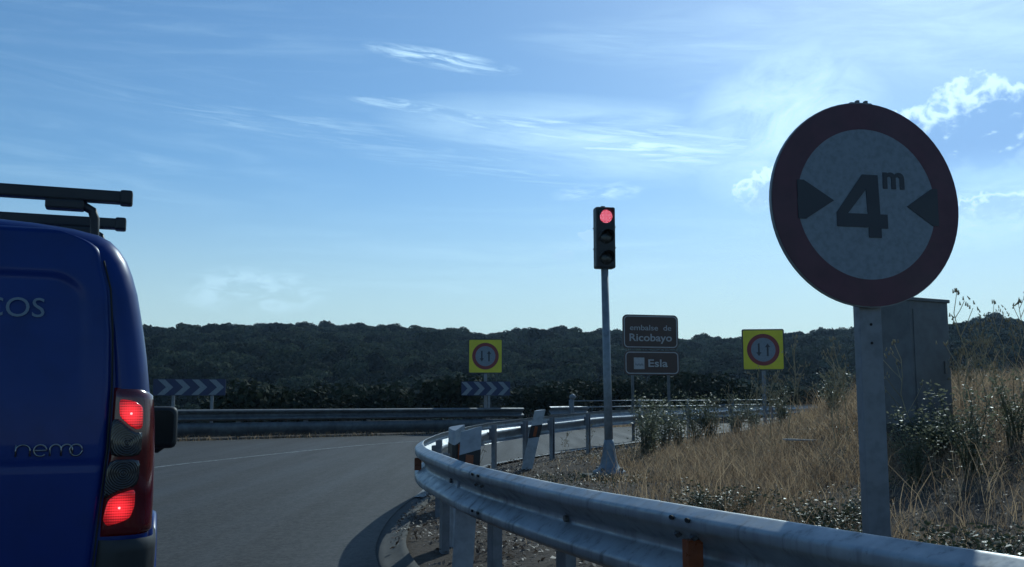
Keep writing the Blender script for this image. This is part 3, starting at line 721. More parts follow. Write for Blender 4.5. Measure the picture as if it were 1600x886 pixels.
# ------------------------------------------------------------------ marker posts beside the rail
def marker(px, py_top, Y, h, lean, rz, label, w=.125, bt=.235, bh=.195):
    p = at(px, py_top, Y); g_ = gz(p.x, p.y); hh = max(h, p.z - g_)
    t = empty('marker_post', (p.x - math.sin(R(lean)) * hh, p.y, p.z - hh * math.cos(R(lean))), 0)
    t.rotation_euler = Matrix.Rotation(R(lean), 3, 'Y').to_euler() if not rz else (Matrix.Rotation(R(lean), 3, 'Y') @ Matrix.Rotation(R(rz), 3, 'Z')).to_euler()
    tag(t, label, 'marker post', 'plastic marker posts')
    def tri(w_, d_): return [(-w_ / 2, -d_ * .3), (w_ / 2, -d_ * .3), (w_ / 2 * .9, 0), (.012, d_ * .7), (-.012, d_ * .7), (-w_ / 2 * .9, 0)]
    def prismz(b, sec, z0, z1, slope=0.0):
        n = len(sec); V = [(x, y, z0) for x, y in sec] + [(x, y, z1 + slope * x) for x, y in sec]
        b.add(V, [tuple(reversed(range(n))), tuple(range(n, 2 * n))] + [(q, (q + 1) % n, n + (q + 1) % n, n + q) for q in range(n)])
    b = MB(); prismz(b, tri(w, .10), -.15, hh, .35); b.build('body', M['plastic_white'], t)
    b = MB(); n = 6; sec = [(x * 1.03, y * 1.03) for x, y in tri(w, .10)]
    V = [(x, y, hh - bt - bh + .35 * x) for x, y in sec] + [(x, y, hh - bt + .35 * x) for x, y in sec]
    b.add(V, [(0, 1, 2, 3, 4, 5), (11, 10, 9, 8, 7, 6)] + [(q, (q + 1) % n, n + (q + 1) % n, n + q) for q in range(n)]); band = b.build('band', M['plastic_black'], t)
    b = MB(); b.box((0, -.034, hh - bt - bh / 2), (.05, .008, bh * .8), None, .003); b.build('reflector', M['amber'], band)
    return t
marker(714, 668, 7.5, .9, 1, 58, 'white marker post seen edge on behind the nose of the near guardrail', .125, .11, .16)
marker(737, 670, 6.35, .95, 3.5, 0, 'broad grey marker post rising behind the near guardrail by its slots', .135, .15, .16)
marker(843, 641, 15.1, 1.0, 13, 15, 'white marker post leaning right between two guardrail posts', .17)

# ------------------------------------------------------------------ cabinet, board, wire fence
p = at(1446, 465, 10.8); g_ = gz(p.x, p.y); hh = p.z - g_; t = empty('utility_cabinet', (p.x, p.y + .35, g_), R(30)); tag(t, 'tall grey metal cabinet standing in the weeds behind the round sign', 'cabinet')
b = MB(); b.box((0, 0, hh / 2 - .05), (.68, .42, hh + .06), None, .012); body = b.build('body', M['cabinet'], t)
b = MB(); b.box((0, 0, hh - .012), (.72, .46, .04), None, .008); b.build('roof', M['cabinet'], t)
b = MB(); b.box((0, -.214, hh / 2), (.58, .012, hh - .25), None, .004); dr_ = b.build('door', M['cabinet'], t)
b = MB(); b.box((.22, -.228, hh / 2), (.03, .02, .14), None, .004); b.build('handle', M['bolt'], dr_)
b = MB(); b.box((0, 0, .04), (.8, .54, .2), None, .01); b.build('plinth', M['concrete'], t)

Yb = min(np.arange(7, 14, .1), key=lambda Y_: abs(at(1250, 687, Y_).z - gz(at(1250, 687, Y_).x, Y_) - .17)); p = at(1250, 687, Yb); g_ = gz(p.x, p.y); t = empty('broken_board', (p.x, p.y, g_), R(8)); tag(t, 'pale weathered board propped on a stub in the dry grass', 'board')
top = .17
b = MB(); b.box((0, 0, top), (.46, .10, .022), Matrix.Rotation(R(2), 3, 'Y'), .004); b.build('plank', M['wood_pale'], t)
b = MB(); b.box((.2, 0, top / 2 - .06), (.05, .05, top + .08), None, .006); b.build('stub', M['wood_pale'], t)

t = empty('wire_fence', (0, 0, 0)); tag(t, 'low wire fence with thin posts beyond the road behind the traffic light', 'fence')
fp = [at(893, 640, 33.5), at(1000, 640, 37), at(1075, 640, 40), at(1145, 640, 43), at(1215, 640, 46)]
for i, q in enumerate(fp):
    b = MB(); zt = at(893, 624, 33.5).z if i == 0 else EYE - .10
    w_ = .09 if i == 0 else .05; g_ = gz(q.x, q.y); b.tube([(q.x, q.y, g_ - .2), (q.x, q.y, zt - .05), (q.x + (.0 if i else .02), q.y, zt)], [w_, w_, w_ * .8], 10); b.build('post', M['galv_dull'], t)
    if i == 0: b = MB(); b.tube([(q.x, q.y, zt), (q.x + .05, q.y, zt + .1), (q.x + .02, q.y, zt + .18)], [.08, .13, .05], 10); b.build('post_cap', M['galv_dull'], t)
for z_, r_ in ((EYE - .17, .016), (EYE - .39, .02), (EYE - .58, .02)):
    b = MB(); b.tube([(q.x, q.y - .06, z_ + .01 * math.sin(i * 2.1)) for i, q in enumerate(fp)], r_, 6); b.build('wire', M['galv'], t)

# ------------------------------------------------------------------ van
VZ = [(.28, .79), (.36, .825), (.45, .845), (.57, .857), (.69, .86), (.82, .862), (.97, .86), (1.05, .857), (1.126, .852), (1.20, .844), (1.278, .834), (1.36, .821), (1.43, .808), (1.496, .795), (1.56, .776), (1.61, .756), (1.65, .73), (1.68, .70), (1.70, .66), (1.718, .58), (1.732, .46), (1.742, .3), (1.748, .15), (1.75, 0)]
vz = np.array([a for a, _ in VZ]); vw = np.array([b_ for _, b_ in VZ])
RC = .085
def face_y(z): return .10 * max(0, z - .95) ** 1.6
def inset(y): return RC - math.sqrt(max(0, RC * RC - (RC - min(y, RC)) ** 2))
def corner_y(x, z):
    w = float(np.interp(z, vz[:16], vw[:16])); e = x - (w - RC)
    return face_y(z) + (RC - math.sqrt(max(0, RC * RC - min(max(e, 0), RC) ** 2)))
van_o = Vector((-1.993, 2.9, 0)); van = empty('van', van_o, R(20.6)); tag(van, 'blue delivery van with roof bars and lit brake lamp stopped ahead on the left', 'van')
NP = len(VZ)
nxz = np.gradient(np.stack([vw, vz], 1), axis=0); nn = np.stack([nxz[:, 1], -nxz[:, 0]], 1); nn /= np.linalg.norm(nn, axis=1)[:, None]
rings = [0, .003, .010, .02, .035, .055, RC, .14, .3, .6, 1.0, 1.6, 2.15, 2.45, 2.75, 3.0, 3.2, 3.5, 3.7, 3.82, 3.88]
tops = {2.15: 1.74, 2.45: 1.66, 2.75: 1.40, 3.0: 1.16, 3.2: 1.06, 3.5: 1.0, 3.7: .92, 3.82: .78, 3.88: .62}
wsc = {2.75: .99, 3.0: .98, 3.2: .97, 3.5: .94, 3.7: .87, 3.82: .78, 3.88: .7}
V, Fc = [], []
def ring_pts(y):
    ins = inset(y); tp = tops.get(y, 1.75); sc = wsc.get(y, 1.0); pts = []
    for q in range(NP):
        x = (vw[q] - ins * nn[q, 0]); z = vz[q] - ins * nn[q, 1]; x = max(x, 0)
        z2 = .28 + (z - .28) * (tp - .28) / (1.75 - .28); pts.append((x * sc, y + face_y(z) * max(0, 1 - y / 1.5), z2))
    return pts
for y in rings:
    pts = ring_pts(y); V += [(-x, yy, z) for x, yy, z in pts] + [(x, yy, z) for x, yy, z in reversed(pts)][1:]
n = 2 * NP - 1
for q in range(len(rings) - 1):
    for c in range(n - 1): Fc.append((q * n + c, q * n + c + 1, q * n + n + c + 1, q * n + n + c))
    Fc.append((q * n + n - 1, q * n, q * n + n, q * n + n + n - 1))
b = MB(); b.add(V, Fc, True); b.f.append(tuple(range(n))); b.sm.append(False); b.f.append(tuple(range((len(rings) - 1) * n, len(rings) * n))); b.sm.append(False)
b.build('body', M['van_blue'], van)
def lx_(px): return (((px - 800) / F_PX) * 2.88 + 1.993) / (.936 - .352 * (px - 800) / F_PX)   # place on the turned rear face
def lz_(py, lx=.78): return EYE - (py - 619) * (2.88 + .352 * lx) / F_PX
# rear doors: fine sheets with a pressed window panel; the right-hand one is in view
sx = np.array([(lz_(py), lx_(px)) for px, py in [(148, 372), (150, 400), (165, 450), (172, 520), (175, 600), (173, 700), (166, 780), (158, 886), (155, 930)]][::-1])
def door(sign, x_in, label=None):
    zs = np.linspace(.47, 1.705, 110); nxs = 70; V = []; Fq = []
    for z in zs:
        xr = float(np.interp(z, sx[:, 0], sx[:, 1])) - .006 - .16 * max(0, (z - 1.60) / .105) ** 3
        for i_ in range(nxs + 1):
            u = i_ / nxs; x = x_in + (xr - x_in) * u; e = min(u * (xr - x_in), (1 - u) * (xr - x_in), z - .47, 1.705 - z)
            y = face_y(z) - .015 + .022 * max(0, 1 - e / .012) ** 2
            # pressed panel where a window would be
            px0, px1, pz0, pz1, rad = x_in + .12, xr - .07, 1.02, 1.555, .10
            dx = max(px0 + rad - x, x - (px1 - rad), 0); dz = max(pz0 + rad - z, z - (pz1 - rad), 0); dd = rad - math.hypot(dx, dz)
            y += .008 * float(sst(np.array(dd), -.004, .02)) * float(sst(np.array(z), 1.02, 1.4))
            y += .004 * float(sst(np.array(abs(z - .93)), .012, .0))
            V.append((sign * x, y, z))
    w = nxs + 1
    for a in range(len(zs) - 1):
        for c in range(nxs):
            f = (a * w + c, a * w + c + 1, (a + 1) * w + c + 1, (a + 1) * w + c); Fq.append(f if sign > 0 else f[::-1])
    return np_mesh('rear_door', V, Fq, M['van_blue'], van, smooth=True)
rd = door(1, -.16); 
ld = None
def door_left():
    return door(-1, .168)
door_left()
b = MB(); b.box((-.164, face_y(1.0) - .0, 1.0), (.006, .01, 1.0)); b.build('door_seal', M['rubber'], van)
lettering('lettering', 'COS', .063, lx_(71) - .196, lz_(494, .47), face_y(1.42) - .012, M['van_letter'], rd, fat=.0, width=.178, align='LEFT', depth=.0015)
# chrome model lettering: n e m o as bent rod
bx, bz, xh = lx_(31), lz_(711, .55), .036
KX = .77
def arc(cx, cz, rx, rz, a0, a1, n=14): return [(cx + rx * math.cos(R(a0 + (a1 - a0) * i / n)), cz + rz * math.sin(R(a0 + (a1 - a0) * i / n))) for i in range(n + 1)]
sl = MB(); sl.tube([(float(np.interp(z, sx[:, 0], sx[:, 1])) - .001, face_y(z) - .004 - .0, z) for z in np.linspace(.5, 1.60, 24)], .003, 6); sl.build('door_seal', M['rubber'], van)
letters = MB(); hw = .0235; k_ = 0
def stroke(pts): letters.tube([(bx + x * KX, face_y(bz + z) - .019, bz + z) for x, z in pts], .0028, 6)
w = .052
stroke([(0, 0), (0, xh)]); stroke([(0, .020)] + arc(w / 2, .020, w / 2, xh - .020, 180, 0) + [(w, 0)])
x0 = .066; stroke([(x0 + .002, xh * .5), (x0 + .046, xh * .5)] + arc(x0 + .024, xh / 2, .024, xh / 2, 0, 318))
x0 = .126; q_ = .021
stroke([(x0, 0), (x0, .020)] + arc(x0 + q_, .020, q_, xh - .020, 180, 0) + [(x0 + 2 * q_, 0)]); stroke([(x0 + 2 * q_, .020)] + arc(x0 + 3 * q_, .020, q_, xh - .020, 180, 0) + [(x0 + 4 * q_, 0)])
x0 = .224; stroke(arc(x0, xh / 2, .0235, xh / 2, 0, 360, 20)); 
letters.build('badge_lettering', M['chrome'], rd)
# tail lamps
def lamp(sign):
    V, Fq = [], []; zs = np.linspace(lz_(834), lz_(606), 30); ny = 16
    for z in zs:
        xs0 = float(np.interp(z, sx[:, 0], sx[:, 1])) + .006; t_ = (z - zs[0]) / (zs[-1] - zs[0])
        w_ = float(np.interp(z, vz[:16], vw[:16])); L1 = (w_ - RC) - xs0; L2 = RC * math.pi / 2; L3 = .10 * (1 - .5 * t_)
        for i_ in range(ny + 1):
            l = (L1 + L2 + L3) * i_ / ny
            if l < L1: x, y, ox, oy = xs0 + l, 0, 0, -1
            elif l < L1 + L2: a = (l - L1) / RC; x, y, ox, oy = w_ - RC + RC * math.sin(a), RC - RC * math.cos(a), math.sin(a), -math.cos(a)
            else: x, y, ox, oy = w_, RC + l - L1 - L2, 1, 0
            e = min(l, L1 + L2 + L3 - l, z - zs[0], zs[-1] - z); o_ = .016 * (1 - max(0, 1 - e / .016) ** 2) - .004
            V.append((sign * (x + ox * o_), face_y(z) + y + oy * o_, z - .03 * max(0, (i_ / ny - .35)) * t_))
    wd = ny + 1
    for a in range(len(zs) - 1):
        for c in range(ny):
            f = (a * wd + c, a * wd + c + 1, (a + 1) * wd + c + 1, (a + 1) * wd + c); Fq.append(f if sign > 0 else f[::-1])
    la = np_mesh('tail_lamp', V, Fq, M['lamp_red'], van, smooth=True)
    def patch(name, poly, m, off, centre=None, parent=la):
        P = [(lx_(a), lz_(c)) for a, c in poly]; Q = []
        for (a0, c0), (a1, c1) in zip(P, P[1:] + P[:1]):
            for s2 in range(4): Q.append((a0 + (a1 - a0) * s2 / 4, c0 + (c1 - c0) * s2 / 4))
        # round the corners a little
        for _ in range(1): Q = [((Q[i - 1][0] + 2 * Q[i][0] + Q[(i + 1) % len(Q)][0]) / 4, (Q[i - 1][1] + 2 * Q[i][1] + Q[(i + 1) % len(Q)][1]) / 4) for i in range(len(Q))]
        cx = centre and lx_(centre[0]) or sum(a for a, _ in Q) / len(Q); cz = centre and lz_(centre[1]) or sum(c for _, c in Q) / len(Q)
        V = []; fs = []; n = len(Q)
        lv = (1.0, .97, .8, .6, .4, .2)
        for li, l in enumerate(lv):
            for a, c in Q:
                x = cx + (a - cx) * l; z = cz + (c - cz) * l; y = corner_y(x, z) - (off if li else off - .006); V.append((sign * x, y, z))
        V.append((sign * cx, corner_y(cx, cz) - off, cz))
        for li in range(len(lv) - 1):
            for i in range(n): k2 = (i + 1) % n; fs.append((li * n + i, li * n + k2, li * n + n + k2, li * n + n + i))
        for i in range(n): fs.append(((len(lv) - 1) * n + i, (len(lv) - 1) * n + (i + 1) % n, len(V) - 1))
        oc = Vector((sign * cx, corner_y(cx, cz) - off, cz)); b = MB(); b.add([Vector(v) - oc for v in V], fs, True)
        o = b.build(name, m, parent); o.location = oc; return o, oc
    b_ = MB(); b_.tube([(0, 0, 0), (0, -.004, 0)], [.006, .004], 12)
    for nm, poly, c in (('brake_light', [(187, 623), (212, 627), (225, 636), (225.5, 668), (217, 671), (205, 664), (189, 650)], (207, 646)),
                        ('brake_light', [(177, 777), (190, 769), (218, 761), (218.5, 787), (212, 805), (198, 811), (177, 816), (170, 806)], (195, 789))):
        o, oc = patch(nm, poly, M['lens_lit'], .021, c)
        bb = MB(); bb.tube([(0, -.002, 0), (0, -.006, 0)], [.004, .003], 10); bu = bb.build('bulb', M['bulb'], la); bu.location = oc
    patch('clear_lens', [(177, 655), (188, 654), (204, 668), (217, 676), (226, 674), (225, 712), (175, 712)], M['lens_clear'], .018, (203, 691))
    patch('clear_lens', [(174, 716), (225, 716), (222, 757), (190, 766), (176, 774), (169, 774)], M['lens_clear'], .018, (199, 737))
lamp(1); lamp(-1)
# bumper with raised corners, wheel arch strip
V, Fc = [], []; xs = np.linspace(-1, 1, 61)
sec = [(.30, .02), (.31, -.05), (.36, -.075), (.46, -.07), (.50, -.04), (.505, .04)]
for u in xs:
    x = u * .872; r_ = .12; e = max(0, abs(x) - (.872 - r_)); yc = r_ - math.sqrt(max(0, r_ * r_ - e * e))
    for z, y in sec: V.append((x, y + yc, z))
w_ = len(sec)
for a in range(60):
    for c in range(w_ - 1): Fc.append((a * w_ + c, a * w_ + c + 1, (a + 1) * w_ + c + 1, (a + 1) * w_ + c))
bmp = np_mesh('bumper', V, Fc, M['plastic_black'], van, smooth=True)
for sg in (1, -1):
    V, Fc = [], []; zs = np.linspace(.46, lz_(837), 12)
    for z in zs:
        xs0 = float(np.interp(z, sx[:, 0], sx[:, 1])) + .006; w0 = float(np.interp(z, vz[:16], vw[:16]))
        for i_ in range(15):
            L1 = w0 - RC - xs0; Lt = L1 + RC * math.pi / 2 + .28; l = Lt * i_ / 14; off = .028 * (1 - max(0, 1 - min(l, z - .44 + .02, lz_(837) - z + .008) / .02) ** 2)
            if l < L1: x, y, ox, oy = xs0 + l, 0, 0, -1
            elif l < L1 + RC * math.pi / 2: a = (l - L1) / RC; x, y, ox, oy = w0 - RC + RC * math.sin(a), RC - RC * math.cos(a), math.sin(a), -math.cos(a)
            else: x, y, ox, oy = w0, RC + l - L1 - RC * math.pi / 2, 1, 0
            V.append((sg * (x + ox * off), face_y(z) + y + oy * off, z))
    for a in range(11):
        for c in range(14): Fc.append((a * 15 + c, a * 15 + c + 1, (a + 1) * 15 + c + 1, (a + 1) * 15 + c))
    np_mesh('bumper_corner', V, Fc, M['plastic_black'], van, smooth=True)
    # wheel arch trim ahead of the bumper
    b = MB(); b.tube([(sg * (.862 + .012), .72 + .37 * math.cos(R(a)), .31 + .37 * math.sin(R(a))) for a in range(-5, 186, 10)], .022, 8); b.build('wheel_arch', M['van_blue'], van)
    b = MB(); b.tube([(sg * (.83), 3.1 + .37 * math.cos(R(a)), .31 + .37 * math.sin(R(a))) for a in range(-5, 186, 10)], .022, 8); b.build('wheel_arch', M['van_blue'], van)
    for wy in (.72, 3.1):
        whl = empty('wheel', (sg * (.78 if wy < 2 else .755), wy, .31)); whl.parent = van
        b = MB(); b.lathe([(.19, -.09), (.27, -.095), (.305, -.07), (.31, 0), (.305, .07), (.27, .095), (.19, .09)], 36); o = b.build('tyre', M['rubber'], whl); o.rotation_euler = (0, R(90), 0)
        b = MB(); b.lathe([(.192, -.07), (.19, .05), (.15, .07), (.06, .085), (.001, .09)], 30); o = b.build('rim', M['rim_metal'], whl); o.rotation_euler = (0, R(90 * sg), 0)
    # side glass of the cab
    V, Fc = [], []
    for a in range(7):
        z = 1.08 + .42 * a / 6
        for c in range(9):
            y = 1.75 + (1.0 - .22 * a / 6 * 2) * c / 8; V.append((sg * (float(np.interp(z, vz, vw)) * .998 + .006), y, z))
    for a in range(6):
        for c in range(8): Fc.append((a * 9 + c, a * 9 + c + 1, a * 9 + 10 + c, a * 9 + 9 + c))
    np_mesh('window', V, Fc, M['glass_dark'], van, smooth=True)
    # door mirror: rounded housing, glass looking back
    mr = MB(); mx, my, mz = sg * .905, 2.42, .975
    bm = bmesh.new(); bmesh.ops.create_cube(bm, size=1)
    for v in bm.verts: v.co = Vector((mx + v.co.x * .20, my + v.co.y * .11 , mz + v.co.z * .235))
    bmesh.ops.bevel(bm, geom=bm.edges[:], offset=.045, segments=4, profile=.6, affect='EDGES'); bm.verts.index_update()
    mr.add([v.co.copy() for v in bm.verts], [tuple(v.index for v in f.verts) for f in bm.faces], True); bm.free()
    mr.tube([(sg * .83, my + .02, .87), (sg * .90, my + .01, .86), (sg * .935, my, .89)], .03, 8)
    mo = mr.build('side_mirror', M['plastic_black'], van)
    b = MB(); b.prism(rrect(mx - .078, mz - .095, mx + .078, mz + .095, .035), my - .0585, my - .052); b.build('mirror_glass', M['glass_dark'], mo)
V = []; Fc = []
for y, w_, z in ((2.42, .60, 1.675), (2.75, .66, 1.415), (3.0, .70, 1.18)): V += [(-w_ + 2 * w_ * c / 8, y + .02 * (1 - abs(c - 4) / 4) , z + .02) for c in range(9)]
for a in range(2):
    for c in range(8): Fc.append((a * 9 + c, a * 9 + c + 1, a * 9 + 10 + c, a * 9 + 9 + c))
np_mesh('windscreen', V, Fc, M['glass_dark'], van, smooth=True)
# roof bars
for y_, xr in ((.40, .757), (1.0, .722)):
    b = MB(); b.box((0, y_, 1.885), (2 * xr - .07, .05, .046), None, .008); bar = b.build('roof_bar', M['rack_black'], van)
    for sg in (1, -1):
        b = MB(); b.box((sg * (xr - .02), y_, 1.885), (.045, .058, .056), None, .01); b.build('end_cap', M['rack_black'], bar)
        b = MB(); b.box((sg * .53, y_, 1.845), (.13, .06, .036), None, .008); b.build('clamp', M['rack_black'], bar)
        b = MB(); b.tube([(sg * .55, y_, 1.842), (sg * .595, y_, 1.845), (sg * .622, y_, 1.83), (sg * .632, y_, 1.80), (sg * .634, y_, 1.74), (sg * .634, y_, 1.69)], [.017, .017, .017, .017, .016, .012], 8); b.build('bracket', M['rack_black'], bar)

# ------------------------------------------------------------------ woodland on the hill
def clump_cloud(n, lobes, size, flat=.8, seed=0, shell=None, jit=.55):
    """n small leaf-clump quads scattered through the volume of several lobes"""
    r = np.random.default_rng(seed); L = np.array(lobes, float); pick = r.choice(len(L), n, p=L[:, 3] ** 2 / (L[:, 3] ** 2).sum())
    d = r.normal(size=(n, 3)); d /= np.linalg.norm(d, axis=1)[:, None]; rad = r.random(n) ** .28
    rad = rad if shell is None else 1 - shell * r.random(n) ** 1.5
    C = L[pick, :3] + d * (L[pick, 3] * rad)[:, None] * np.array([1, 1, flat])
    nrm = d + r.normal(size=(n, 3)) * jit; nrm /= np.linalg.norm(nrm, axis=1)[:, None]
    t = np.cross(nrm, r.normal(size=(n, 3))); t /= np.linalg.norm(t, axis=1)[:, None]; w = np.cross(nrm, t)
    s = size * (.6 + .8 * r.random(n))[:, None]; s2 = s * (.5 + .5 * r.random(n))[:, None]
    bend = nrm * s * (.15 + .3 * r.random(n))[:, None]
    V = np.stack([C - t * s - bend, C + w * s2, C + t * s - bend, C - w * s2], 1).reshape(-1, 3)
    return V, np.arange(4 * n).reshape(-1, 4)
def lobes_for(seed, n=9, R0=1.0):
    r = np.random.default_rng(seed); out = [(0, 0, .95 * R0, .62 * R0)]
    for i in range(n):
        a = r.random() * 6.28; q = .35 + .4 * r.random(); out.append((q * math.cos(a) * R0, q * math.sin(a) * R0, (.62 + .62 * r.random()) * R0, (.30 + .22 * r.random()) * R0))
    return out
src = bpy.data.collections.new('tree_forms')
forms = []
for sdx in range(6):
    V, Fq = clump_cloud(1500, lobes_for(40 + sdx, 5), .080, .8, sdx, .35, .38)
    me_o = np_mesh('oak_form', V, Fq, M['oak_leaf']); COL.objects.unlink(me_o); src.objects.link(me_o); forms.append(me_o)
N = 6000
a_ = rng.uniform(R(-44), R(44), N); r_ = np.sqrt(rng.uniform(62 ** 2, 348 ** 2, N)); x = r_ * np.sin(a_); y = r_ * np.cos(a_)
ok = (r_ > 95) | (rng.random(N) < .55); x, y, r_ = x[ok], y[ok], r_[ok]
z = hill(x, y); low = r_ < 76; z[low] = ground_z(x[low], y[low])
sc = rng.uniform(1.8, 3.3, len(x)); sc *= np.where(rng.random(len(x)) < .06, 1.25, 1.0); sc = np.where(r_ < 100, sc * .75, sc)
me = bpy.data.meshes.new('woodland'); me.vertices.add(len(x)); me.vertices.foreach_set('co', np.stack([x, y, z - .25], 1).astype(np.float32).ravel())
at1 = me.attributes.new('size', 'FLOAT', 'POINT'); at1.data.foreach_set('value', sc.astype(np.float32))
at2 = me.attributes.new('turn', 'FLOAT', 'POINT'); at2.data.foreach_set('value', (rng.random(len(x)) * 6.28).astype(np.float32))
at3 = me.attributes.new('form', 'INT', 'POINT'); at3.data.foreach_set('value', rng.integers(0, 6, len(x)).astype(np.int32))
wood = link_mesh('woodland', me, M['oak_leaf']); tag(wood, 'dense dark evergreen oak wood covering the whole hillside beyond the road', 'woodland', None, 'stuff')
ng = bpy.data.node_groups.new('scatter', 'GeometryNodeTree'); ng.interface.new_socket('Geometry', in_out='INPUT', socket_type='NodeSocketGeometry'); ng.interface.new_socket('Geometry', in_out='OUTPUT', socket_type='NodeSocketGeometry')
gi_ = ng.nodes.new('NodeGroupInput'); go = ng.nodes.new('NodeGroupOutput'); ip = ng.nodes.new('GeometryNodeInstanceOnPoints'); ci = ng.nodes.new('GeometryNodeCollectionInfo')
ci.inputs['Collection'].default_value = src; ci.inputs['Separate Children'].default_value = True; ci.inputs['Reset Children'].default_value = True
def attr(nm, ty):
    q = ng.nodes.new('GeometryNodeInputNamedAttribute'); q.data_type = ty; q.inputs[0].default_value = nm; return q.outputs[0]
cx = ng.nodes.new('ShaderNodeCombineXYZ'); ng.links.new(attr('turn', 'FLOAT'), cx.inputs[2]); er = ng.nodes.new('FunctionNodeEulerToRotation'); ng.links.new(cx.outputs[0], er.inputs[0])
ip.inputs['Pick Instance'].default_value = True
ng.links.new(gi_.outputs[0], ip.inputs['Points']); ng.links.new(ci.outputs[0], ip.inputs['Instance']); ng.links.new(attr('form', 'INT'), ip.inputs['Instance Index'])
ng.links.new(er.outputs[0], ip.inputs['Rotation']); ng.links.new(attr('size', 'FLOAT'), ip.inputs['Scale']); ng.links.new(ip.outputs[0], go.inputs[0])
md = wood.modifiers.new('scatter', 'NODES'); md.node_group = ng
# single oaks that break the skyline
def tree_proto(seed):
    t = empty('oak_tree')
    V, Fq = clump_cloud(1500, [(a, b_, c + .25, d) for a, b_, c, d in lobes_for(seed, 8)], .085, .8, seed); np_mesh('crown', V, Fq, M['oak_leaf'], t)
    b = MB(); b.tube([(0, 0, -.3), (.03, 0, .4), (.0, .03, .8)], [.07, .055, .03], 7); b.tube([(.02, 0, .45), (.3, .1, .9)], [.035, .012], 6); b.tube([(.02, 0, .5), (-.28, -.1, 1.0)], [.035, .012], 6); b.build('trunk', M['bark'], t)
    return t
protos = [tree_proto(90 + i) for i in range(4)]; used = [False] * 4
for i, (px, s_) in enumerate([(245, 2.3), (300, 2.1), (362, 2.9), (410, 3.0), (452, 2.6), (505, 2.4), (560, 2.6), (615, 2.2), (655, 2.3), (700, 2.0), (770, 2.3), (868, 2.7), (905, 2.4), (1105, 2.2), (1205, 2.4), (1232, 2.6), (1280, 3.4), (1330, 3.0), (1530, 2.7), (1556, 3.4), (1585, 2.6)]):
    k_ = i % 4; azz = math.atan((px - 800) / F_PX); x = R_RIDGE * math.sin(azz); y = R_RIDGE * math.cos(azz)
    o = protos[k_] if not used[k_] else copy_tree(protos[k_]); used[k_] = True
    o.location = (x, y, float(hill(np.array([x]), np.array([y]))[0]) + .5); o.scale = (s_, s_, s_ * random.uniform(.9, 1.15)); o.rotation_euler = (0, 0, random.uniform(0, 6))
    tag(o, 'dark rounded oak breaking the skyline of the wooded hill', 'tree', 'oaks along the skyline')
# green scrub along the far side of the road
def shrub_proto(seed):
    t = empty('roadside_shrub')
    V, Fq = clump_cloud(1700, lobes_for(seed, 11), .060, .85, seed + 5); np_mesh('foliage', V, Fq, M['shrub_leaf'], t)
    b = MB()
    for a in range(6): b.tube([(0, 0, -.15), (.2 * math.cos(a), .2 * math.sin(a), .5), (.5 * math.cos(a + .3), .5 * math.sin(a + .3), 1.05)], [.03, .02, .008], 5)
    b.build('stem', M['bark'], t); return t
sp_ = [shrub_proto(120 + i) for i in range(3)]; used = [False] * 3
for i, (px, Y_, s_) in enumerate([(390, 33, .9), (455, 34, .8), (520, 35, 1.0), (600, 36, .8), (700, 37, .9), (830, 39, 1.1), (875, 38, 1.2), (925, 40, 1.2), (985, 41, 1.3), (1030, 41, 1.2), (1070, 43, 1.5), (1110, 44, 1.5), (1150, 46, 1.4), (1240, 48, 1.4), (1290, 49, 1.3)]):
    k_ = i % 3; q = at(px, 619, Y_); o = sp_[k_] if not used[k_] else copy_tree(sp_[k_]); used[k_] = True
    g_ = gz(q.x, q.y); hgt = (EYE + .1 + random.uniform(-.15, .5)) - g_; s_ = max(s_, hgt / 1.35)
    o.location = (q.x, q.y, g_); o.scale = (s_ * 1.15, s_ * 1.15, s_); o.rotation_euler = (0, 0, random.uniform(0, 6))
    tag(o, 'olive green shrub growing below the road beyond the far guardrail', 'shrub', 'shrubs beyond the far guardrail')

# ------------------------------------------------------------------ dry grass, litter, weeds
def blades(name, x, y, h, wd, lean, m, kind_label, cat, segs=3):
    n = len(x); z = ground_z(x, y) - .01; a = rng.random(n) * 6.28; la = rng.random(n) * 6.28
    dx, dy = np.cos(a) * wd / 2, np.sin(a) * wd / 2; L = lean * h * (.3 + rng.random(n)); V = []
    for s_ in range(segs):
        t_ = s_ / segs; cx, cy, cz = x + np.cos(la) * L * t_ ** 2, y + np.sin(la) * L * t_ ** 2, z + h * t_; f = 1 - .75 * t_
        V += [np.stack([cx - dx * f, cy - dy * f, cz], 1), np.stack([cx + dx * f, cy + dy * f, cz], 1)]
    V.append(np.stack([x + np.cos(la) * L, y + np.sin(la) * L, z + h * (1 - .25 * lean)], 1))
    k_ = 2 * segs + 1; V = np.stack(V, 1).reshape(-1, 3); base = np.arange(n)[:, None] * k_; Fs = []
    for s_ in range(segs - 1):
        q = 2 * s_; Fs += [base + np.array([[q, q + 1, q + 3]]), base + np.array([[q, q + 3, q + 2]])]
    q = 2 * segs - 2; Fs.append(base + np.array([[q, q + 1, q + 2]]))
    o = np_mesh(name, V, np.concatenate(Fs), m); tag(o, kind_label, cat, None, 'stuff'); return o
def scatter(n, x0, x1, y0, y1, ok):
    x = rng.uniform(x0, x1, n); y = rng.uniform(y0, y1, n); k_ = ok(x, y); return x[k_], y[k_]
def island(x, y, dmin=.25): return pip(x, y, ISLP) & (dist(x, y, rail_c) > dmin) & (dist(x, y, ein_c) > .45) & (np.abs(x) / np.maximum(y, .5) < .75)
def mea(x, y): return (dist(x, y, rail_c))
X1, Y1 = scatter(210000, .1, 14, 2.2, 24, lambda x, y: island(x, y))
dens = sst(fbm(X1 / 1.6, Y1 / 1.6), .30, .62) * (.25 + .75 * sst(dist(X1, Y1, rail_c), .5, 2.6)) + .22
dens = dens * (.12 + .88 * sst(X1 + .35 * fbm(X1, Y1), .9, 2.3)); keep = rng.random(len(X1)) < dens; X1, Y1 = X1[keep], Y1[keep]
